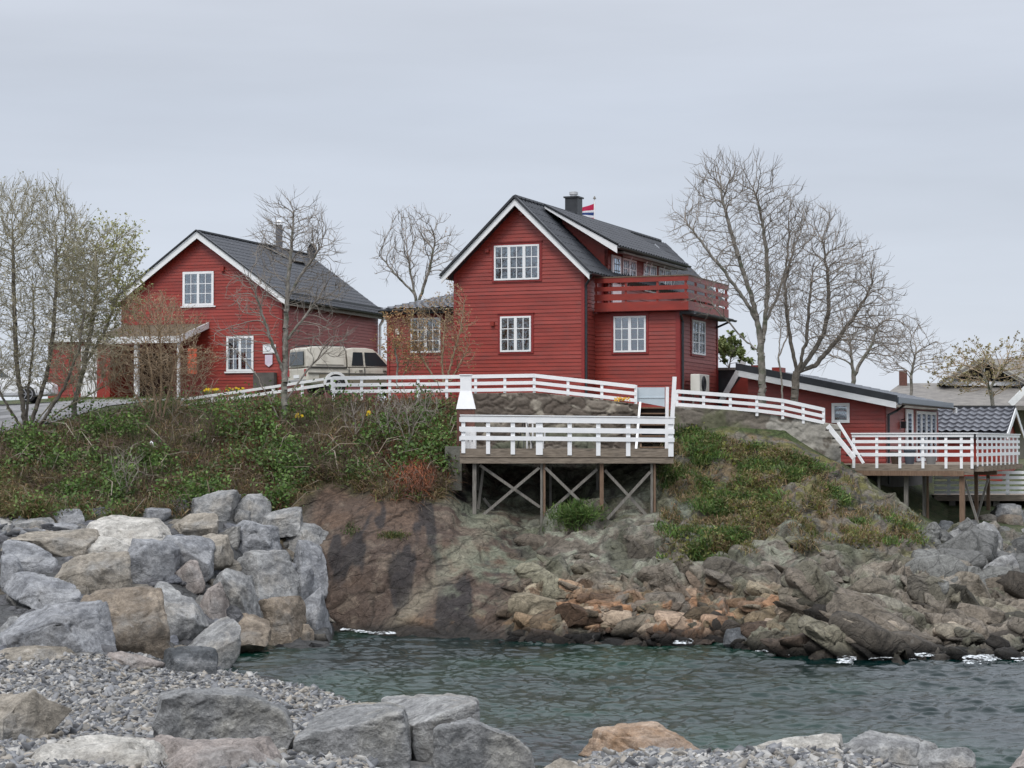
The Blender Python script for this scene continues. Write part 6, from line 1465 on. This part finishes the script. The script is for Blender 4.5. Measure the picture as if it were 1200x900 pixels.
tree('bare_tree', 'thin bare tree above the right end of the cabin roof', 'tree', [[(1068,470,0),(1068,440,0),(1074,410,0)]], [(1066,405,26,30,2,260),(1088,415,18,24,2,140),(1050,425,18,18,1.5,110)], 88, D=.24, tip=.010, seed=9, rmax=.12)
tree('budding_tree', 'tan budding tree spreading in front of the distant grey-roofed house', 'tree', [[(1165,480,0),(1160,455,0),(1150,430,0)],[(1160,455,0),(1175,430,0)]], [(1150,430,44,24,2.5,420),(1185,425,34,22,2.5,320),(1120,440,30,18,2,200),(1160,455,30,14,2,100)], 100, D=.27, tip=.012, seed=10, twig=TWIGT, rmax=.15, leaves=(1500,(.06,.11),[(.30,.25,.14),(.26,.22,.10)]))
tree('leafy_shrub', 'fresh green leafy shrub glimpsed between the wing and the shed roof', 'shrub', [[(855,450,0),(855,425,0)]], [(856,418,18,16,1.2,200)], 78, D=.2, tip=.008, seed=12, leaves=(2200,(.07,.13),[(.16,.2,.06),(.22,.26,.09),(.12,.16,.05)]))
# behind the middle wing
tree('bare_tree', 'bare upright tree behind the low wing between the two big houses', 'tree', [[(492,420,0),(490,370,0),(484,335,0),(478,300,0)],[(488,360,0),(502,320,0),(510,285,0)],[(486,345,0),(462,320,0),(447,300,0)]],
  [(488,275,32,26,2,520),(458,300,24,28,2,260),(515,300,22,30,2,330),(485,315,34,20,2,130)], 92, D=.22, tip=.0098, seed=14, rmax=.15, leaves=(120,(.04,.07),[(.36,.24,.16)]))
tree('bare_shrub', 'orange-tan bare shrub in front of the low wing window', 'shrub', [[(520,450,0),(518,425,0),(520,395,0),(522,370,0)],[(523,450,0),(530,420,0),(540,385,0),(545,350,0)],[(512,450,0),(498,425,0),(485,400,0)],[(526,450,0),(540,425,0),(550,405,0)]],
  [(515,390,36,42,.9,620),(535,375,16,40,.8,240),(485,400,26,34,.8,340),(540,415,16,22,.6,140)], 69.3, D=.12, tip=.0062, seed=16, twig=TWIGT, bark=TWIGT, rmax=.06, twl=.22, leaves=(1500,(.03,.055),[(.38,.26,.14),(.36,.2,.1),(.30,.26,.12)]))
tree('bare_shrub', 'thin orange-leaved shrub against the corner of the low wing by the pickup', 'shrub', [[(465,455,0),(466,430,0),(462,400,0)],[(468,455,0),(478,425,0)]], [(466,398,20,34,.7,240),(480,420,16,22,.6,120)], 68.9, D=.12, tip=.006, seed=17, twig=TWIGR, rmax=.04, twl=.22, leaves=(1300,(.035,.06),[(.36,.2,.09),(.40,.25,.12),(.3,.24,.1)]))
# centre-left tree on the bank
tree('bare_tree', 'slender grey bare tree on the bank in front of the left house and pickup', 'tree', [[(334,520,0),(333,480,0),(334,430,0),(335,380,0),(337,330,0),(342,290,0),(344,250,0)],[(334,440,0),(318,400,-.3),(305,360,-.4),(296,330,-.5)],[(335,400,0),(358,370,.3),(376,345,.4)],[(336,350,0),(358,315,.3),(376,290,.3)],[(333,500,0),(316,470,-.3),(300,440,-.4)],[(334,470,0),(352,445,.2),(372,420,.3)]],
  [(345,262,38,28,1.5,330),(370,290,28,30,1.4,200),(320,290,26,30,1.3,130),(370,345,36,30,1.4,130),(300,345,32,34,1.3,120),(385,400,34,26,1.2,60),(275,400,26,30,1.2,45),(330,400,40,30,1,30)], 65.2, D=.15, tip=.0080, seed=20, rmax=.17)
# shrub in front of the porch
tree('bare_shrub', 'dense reddish-tan multi-stemmed shrub in front of the left porch', 'shrub', [[(185,508,0),(183,480,0),(178,440,0),(170,400,0)],[(187,508,0),(195,470,0),(205,430,0),(214,400,0)],[(184,508,0),(170,480,0),(150,450,0)],[(188,508,0),(205,485,0),(225,455,0)],[(186,508,0),(189,450,0),(188,390,0)]],
  [(185,385,46,38,1.2,1700),(200,425,50,38,1.2,1700),(155,430,38,42,1.2,1000),(188,460,34,30,.8,700)], 67.0, D=.10, tip=.0066, seed=22, twig=TWIGT, bark=TWIGT, rmax=.07, twl=.25, leaves=(1400,(.03,.055),[(.34,.22,.12),(.40,.27,.15)]))
# big left trees
tree('budding_tree', 'big many-stemmed grey tree with olive buds at the left edge', 'tree',
  [[(30,532,0),(30,505,0),(26,470,0),(20,430,0),(17,380,0),(16,330,0),(15,280,0)],[(30,510,0),(42,480,0),(55,440,.3),(62,390,.4),(66,340,.4),(66,290,.4)],[(28,505,0),(5,470,-.3),(-15,430,-.4),(-30,380,-.4)],[(32,512,0),(52,490,-.4),(75,455,-.5),(92,410,-.6),(100,360,-.6)],[(30,500,0),(34,450,.4),(40,390,.5),(38,330,.5)],[(33,508,0),(70,482,.5),(105,462,.6),(130,448,.6)],[(27,500,0),(10,480,.4),(-6,450,.5)],[(34,505,0),(62,470,.2),(90,440,.2)]],
  [(14,270,36,60,2,1300),(62,275,38,58,2,1400),(-25,320,34,70,2,400),(40,350,65,60,2,1400),(95,330,34,66,2,1100),(20,430,60,40,2,700),(90,420,55,42,2,800)], 66.3, D=.135, tip=.0080, seed=24, rmax=.125, bark=BARKD, twig=TWIGO, twl=.38, leaves=(2600,(.035,.065),[(.28,.26,.14),(.22,.21,.12),(.32,.28,.16)]))
tree('budding_tree', 'olive-green budding tree right of the many-stemmed one at the left', 'tree',
  [[(84,505,0),(88,470,0),(98,430,0),(108,380,0),(113,330,0),(112,290,0)],[(88,470,0),(82,430,.3),(84,390,.4)],[(98,430,0),(122,390,.3),(138,345,.4)]],
  [(125,300,34,40,1.6,850),(135,345,28,44,1.6,700),(100,320,28,44,1.5,600),(110,380,36,30,1.5,350)], 68.5, D=.14, tip=.0080, seed=26, rmax=.09, twig=TWIGO, twl=.36, leaves=(4200,(.045,.08),[(.32,.32,.13),(.27,.28,.11),(.36,.35,.18)]))
# small shrubs on the bank
for (x, y, h, s_, lb) in ((455,520,52,31,'leafless grey bush on the bank below the fence, left of the fireplace'),(478,524,60,32,'tallest leafless grey bush on the bank just below the long fence'),(415,515,40,33,'small leafless bush on the bank under the fence corner'),(147,585,52,34,'thin dark sapling in the weeds above the long grey boulders'),(110,470,60,35,'thin twiggy shrub beside the white side door'),(500,505,45,36,'dark bare bush on the bank beside the deck corner')):
    l, _n = hit(x, y); Yb = l.y-.2 if l else 64
    tree('bare_shrub', lb, 'shrub', [[(x,y,0),(x+2,y-h*.3,0),(x-1,y-h*.6,0)],[(x,y-3,0),(x+8,y-h*.4,0)],[(x,y-2,0),(x-9,y-h*.4,0)]], [(x,y-h*.65,h*.38,h*.42,.5,190)], Yb, D=.12, tip=.0065, seed=s_, rmax=.035, twl=.25, twig=TWIG)

# ------------------------------------------------------------------ low growth (nobody could count it)
def scatter(n, region, bv=None, test=None):
    pts, nn_ = [], []
    for _ in range(n):
        x, y = region(); l, q = hit(x, y, bv)
        if l is None or l.y > 95: continue
        if test and not test(l, q, x, y): continue
        pts.append(l[:]); nn_.append(q[:])
    return np.array(pts), np.array(nn_)
def blades(name, P_, Nn_, ln, wd, pal, label, kind_label='grass', lean=.5, droop=.5, per=1, mt=None, spread=.08, stiff=0):
    P_ = np.repeat(P_, per, 0)+RNG.normal(size=(len(P_)*per,3))*spread*np.array([1,1,.2]); Nr = np.repeat(Nn_, per, 0); n = len(P_)
    d = Nr*.35+np.array([0,0,1])+RNG.normal(size=(n,3))*lean; d /= np.linalg.norm(d, axis=1, keepdims=True)
    L_ = RNG.uniform(ln[0], ln[1], n)[:,None]; w_ = RNG.uniform(wd[0], wd[1], n)[:,None]; sd_ = np.cross(d, RNG.normal(size=(n,3))); sd_ /= np.linalg.norm(sd_, axis=1, keepdims=True)
    m_ = P_+d*L_*.55; out = RNG.normal(size=(n,3))*.5+Nr*.6; out[:,2] = -droop; e_ = m_+(d*.6+out*.8)*L_*.45
    v = np.stack([P_-sd_*w_/2, P_+sd_*w_/2, m_+sd_*w_*.4, m_-sd_*w_*.4, e_+sd_*w_*.08, e_-sd_*w_*.08], 1).reshape(-1,3); b = (np.arange(n)*6)[:,None]
    f = np.concatenate([b+np.array([[0,1,2,3]]), b+np.array([[3,2,4,5]])]); pal = np.array(pal); c_ = pal[RNG.integers(0,len(pal),n)]*RNG.uniform(.65,1.3,(n,1))
    o = np_mesh(name, v, f, mt or LEAF, col=np.clip(np.repeat(c_,6,0),0,1)); return tag(o, label, kind_label, kind='stuff')
GREEN = [(.075,.15,.03),(.11,.20,.042),(.06,.11,.028),(.15,.22,.055),(.11,.13,.045)]
DRY = [(.26,.19,.10),(.32,.24,.13),(.20,.14,.075),(.28,.17,.09)]
DARKG = [(.045,.075,.022),(.065,.10,.03),(.085,.125,.04),(.11,.12,.045),(.12,.09,.05)]
OLIVE = [(.13,.13,.04),(.17,.16,.05),(.10,.11,.03)]
RUST = [(.20,.075,.04),(.15,.06,.035),(.24,.11,.06),(.13,.08,.06)]
fn = lambda p, sc, s: float(fbm(np.array([[p[0]*sc,p[1]*sc,p[2]*sc]]), 3, s)[0])
bank_reg = lambda: (U(-30,545), U(458,640))
lipf = lambda x: np.interp(x, [-100,330,380,450,520,545], [612,600,562,585,585,505])
def on_bank(l, q, x, y): return y < lipf(x)+4*math.sin(x*.3) and x < 538 and (y > np.interp(x,[-120,0,60,100,160,200,262,540],[524,512,502,491,480,474,464,462]))
Pb, Nb = scatter(17000, bank_reg, test=on_bank)
cl = fbm(Pb*.75, 3, 700); cl2 = fbm(Pb*1.3, 3, 710); pxb = Pb[:,0]/Pb[:,1]*F+600
s1 = (cl > .07)
def leafy(name, P_, Nn_, per, size, pal, label, h=.25, cat='ground cover', spread=.16):
    Q_ = np.repeat(P_, per, 0); Nr = np.repeat(Nn_, per, 0); Q_ = Q_+RNG.normal(size=Q_.shape)*spread+Nr*np.abs(RNG.normal(size=(len(Q_),1)))*h*.5+np.array([0,0,1])*np.abs(RNG.normal(size=(len(Q_),1)))*h*.6
    o = leafmesh(name, Q_, size, pal, RNG, mt=LEAF, up=.3); return tag(o, label, cat, kind='stuff')
leafy('ground_cover', Pb[s1], Nb[s1], 4, (.04,.085), DARKG+GREEN[:2], 'dark green leafy weeds covering the left bank')
s2 = (cl > .04) & (cl2 > .04); leafy('ground_cover', Pb[s2], Nb[s2], 5, (.045,.10), GREEN+[(.12,.20,.045)]*2, 'bright green leafy patches on the bank', h=.35)
s3 = cl2 < .03; blades('dry_grass', Pb[s3], Nb[s3], (.25,.6), (.012,.03), DRY+OLIVE, 'dry tan grass tangled on the bank', per=4, lean=.8, droop=.9)
s4 = (cl < .05); blades('dead_stems', Pb[s4], Nb[s4], (.4,.9), (.012,.022), [(.14,.10,.07),(.20,.15,.11),(.09,.06,.045)], 'brown dead stems and brambles on the bank', 'brambles', per=2, lean=1.1, droop=.3)
blades('green_grass', Pb[(cl2 > .12)], Nb[(cl2 > .12)], (.2,.5), (.014,.03), GREEN+OLIVE, 'fresh green grass tufts among the weeds of the bank', per=3, lean=.6, droop=.7)
sk = RNG.random(len(Pb)) < .055; blades('dead_stems', Pb[sk], Nb[sk], (.7,1.7), (.022,.04), [(.30,.25,.19),(.24,.19,.14),(.36,.31,.25)], 'pale fallen sticks and long dead stalks lying over the bank', 'dead stalks', per=1, lean=1.2, droop=.4)
s5 = ((pxb > 258) & (pxb < 330) | (pxb > 440) & (pxb < 535)) & (cl2 > -.12); blades('rusty_bracken', Pb[s5], Nb[s5], (.3,.7), (.02,.045), RUST, 'rust-brown bracken on the bank between the shrubs', 'bracken', per=2, lean=.8, droop=.8)
Po, No = scatter(1500, lambda: (U(462,508), U(538,580)), test=lambda l,q,x,y: ((x-484)/22)**2+((y-560)/20)**2 < 1); blades('rusty_bracken', Po, No, (.3,.6), (.02,.04), [(.36,.12,.05),(.28,.09,.04),(.22,.10,.06)], 'hanging clump of orange-red dead fern at the lip of the bank', 'dead fern', per=4, lean=.5, droop=1.6)
Pg, Ng = scatter(1500, lambda: (U(-20,48), U(560,608)), test=lambda l,q,x,y: y > 566+x*.75-6 or y > 590); blades('dry_grass', Pg, Ng, (.4,.8), (.015,.03), DRY+OLIVE+[(.2,.26,.08)], 'yellow-green tall grass tuft at the left edge above the rubble', per=6, lean=.6, droop=.8)
# slope below the concrete wall
def on_slope(l, q, x, y): return y < np.interp(x,[770,850,920,1000,1100],[655,662,650,640,640]) and y > np.interp(x,[770,800,850,920,985,1060],[500,500,515,528,556,600]) and y > 545+(x-1000)*.95-6
Ps, Ns = scatter(9000, lambda: (U(772,1080), U(500,665)), test=on_slope); pxs_ = Ps[:,0]/Ps[:,1]*F+600; pys_ = 520-(Ps[:,2]-HC)*F/Ps[:,1]
c1_ = fbm(Ps*.8,3,720); c2_ = fbm(Ps*1.7,3,730)
g = ((pxs_ < 838) & (pys_ < 630) & (c1_ > -.12)) | ((np.abs(pxs_-955) < 28) & (np.abs(pys_-538) < 16)) | (c1_+c2_ > .35)
blades('green_grass', Ps[g], Ns[g], (.18,.42), (.015,.035), GREEN, 'bright green grass on the rock slope beside the front deck', per=7, lean=.6, droop=.7, spread=.12)
g = (c2_ < -.05) & (pys_ < 650); blades('dry_grass', Ps[g], Ns[g], (.18,.45), (.012,.028), DRY+OLIVE, 'straw-coloured dead grass on the rock slope', per=3, lean=.7, droop=1.0)
g = (c1_ > .02); leafy('moss', Ps[g], Ns[g], 3, (.04,.09), OLIVE+[(.16,.17,.03)], 'yellow-olive moss and herbs on the rock slope', h=.05, cat='moss', spread=.1)
Pu, Nu = scatter(600, lambda: (random.gauss(675,12), random.gauss(605,7))); blades('green_grass', Pu, Nu, (.15,.35), (.015,.03), GREEN, 'green grass clump under the front deck', per=4)
Pu, Nu = scatter(160, lambda: (random.gauss(461,8), random.gauss(628,2))); blades('green_grass', Pu, Nu, (.06,.16), (.012,.025), DARKG+OLIVE, 'small grass tuft growing on the bare brown slab', per=4)
Pu, Nu = scatter(70, lambda: (random.gauss(413,3.5), random.gauss(622,3.5))); blades('green_grass', Pu, Nu, (.06,.16), (.012,.025), DARKG, 'tiny grass tuft in a crack of the brown slab, left of the other tuft', per=4)
# lawn edge and grass on top by the houses
def on_top(l, q, x, y): return l.z > 6.2
Pt, Nt = scatter(2600, lambda: (U(215,395), U(445,475)), test=on_top); blades('green_grass', Pt, Nt, (.06,.18), (.012,.025), GREEN+OLIVE, 'short lawn grass along the sloping fence', per=4)
Pt, Nt = scatter(1200, lambda: (U(60,215), U(463,472)), test=on_top); blades('green_grass', Pt, Nt, (.05,.12), (.012,.025), OLIVE+GREEN, 'grass strip between the drive and the porch', per=4)
# daffodils
def daff(px_, py_, Y, lb, n=14, w_=.35):
    p = at(px_, py_, Y); z = drop(p.x, p.y); o = empty('daffodil_clump', (p.x, p.y, z), 0, lb, 'flowers'); hz_ = max(.18, p.z-z)
    mb = MB(); fb = MB()
    for i in range(n):
        x, y = U(-w_,w_), U(-.15,.15); t = V((x+U(-.05,.05), y, hz_+U(-.06,.05))); mb.beam((x,y,0), t, .012, .012)
        for k in range(5): a = 2*math.pi*k/5; fb.poly([t, t+V((.05*math.cos(a),-.02,.05*math.sin(a))), t+V((.05*math.cos(a+1),-.02,.05*math.sin(a+1)))])
        fb.tube(t+V((0,-.01,0)), t+V((0,-.05,0)), .018, .024, 6)
        for k in range(3): xx = x+U(-.06,.06); mb.beam((xx,y,0), (xx+U(-.08,.08),y,hz_*U(.6,1)), .018, .006)
    mb.build('stems', bpy.data.materials.get('daff_leaf') or mat('daff_leaf', (.08,.17,.04), rough=.6), o); fb.build('blooms', bpy.data.materials.get('daff_yellow') or mat('daff_yellow', (.75,.52,.02), (.8,.6,.04), sc=5, rough=.6), o)
daff(246,457,82,'left clump of yellow daffodils at the foot of the left red house', 22); daff(276,456,82,'right clump of yellow daffodils at the foot of the left red house', 18)
daff(350,491,65,'yellow daffodils beside the slender bare tree on the bank', 7, .2); daff(431,484,65,'lone yellow daffodil group on the bank under the long fence', 5, .1)
mb = empty('trailing_flowers', at(729,468,65.9), 0, 'orange-yellow flowers trailing over the stone wall top under the fence end', 'flowers')
fb = MB()
for i in range(60):
    t = V((U(-.24,.24), U(-.2,0), U(-.05,.05))); s = U(.012,.028)
    fb.hexa([t+V(q)*s for q in ((-1,-1,-1),(1,-1,-1),(1,1,-1),(-1,1,-1),(-.6,-.6,1),(.6,-.6,1),(.6,.6,1),(-.6,.6,1))])
fb.build('blooms', mat('orange_bloom', (.55,.28,.02), (.7,.42,.04), sc=20, rough=.7), mb)
# a white pole lying in the weeds
l, _n = hit(184,526); wp = empty('white_stake', l if l else at(184,526,64), 0, 'white stake lying tilted in the weeds below the left shrub', 'stake')
mb = MB(); a = at(177,519,l.y-.35)-l; b = at(193,536,l.y-.45)-l; mb.tube(a, b, .045, .06, 8); mb.build('shaft', WHITE, wp); mb = MB(); mb.tube(a-V((.03,0,-.02)), a+V((.03,0,-.03)), .06, .06, 8); mb.build('knob', WHITE, wp)
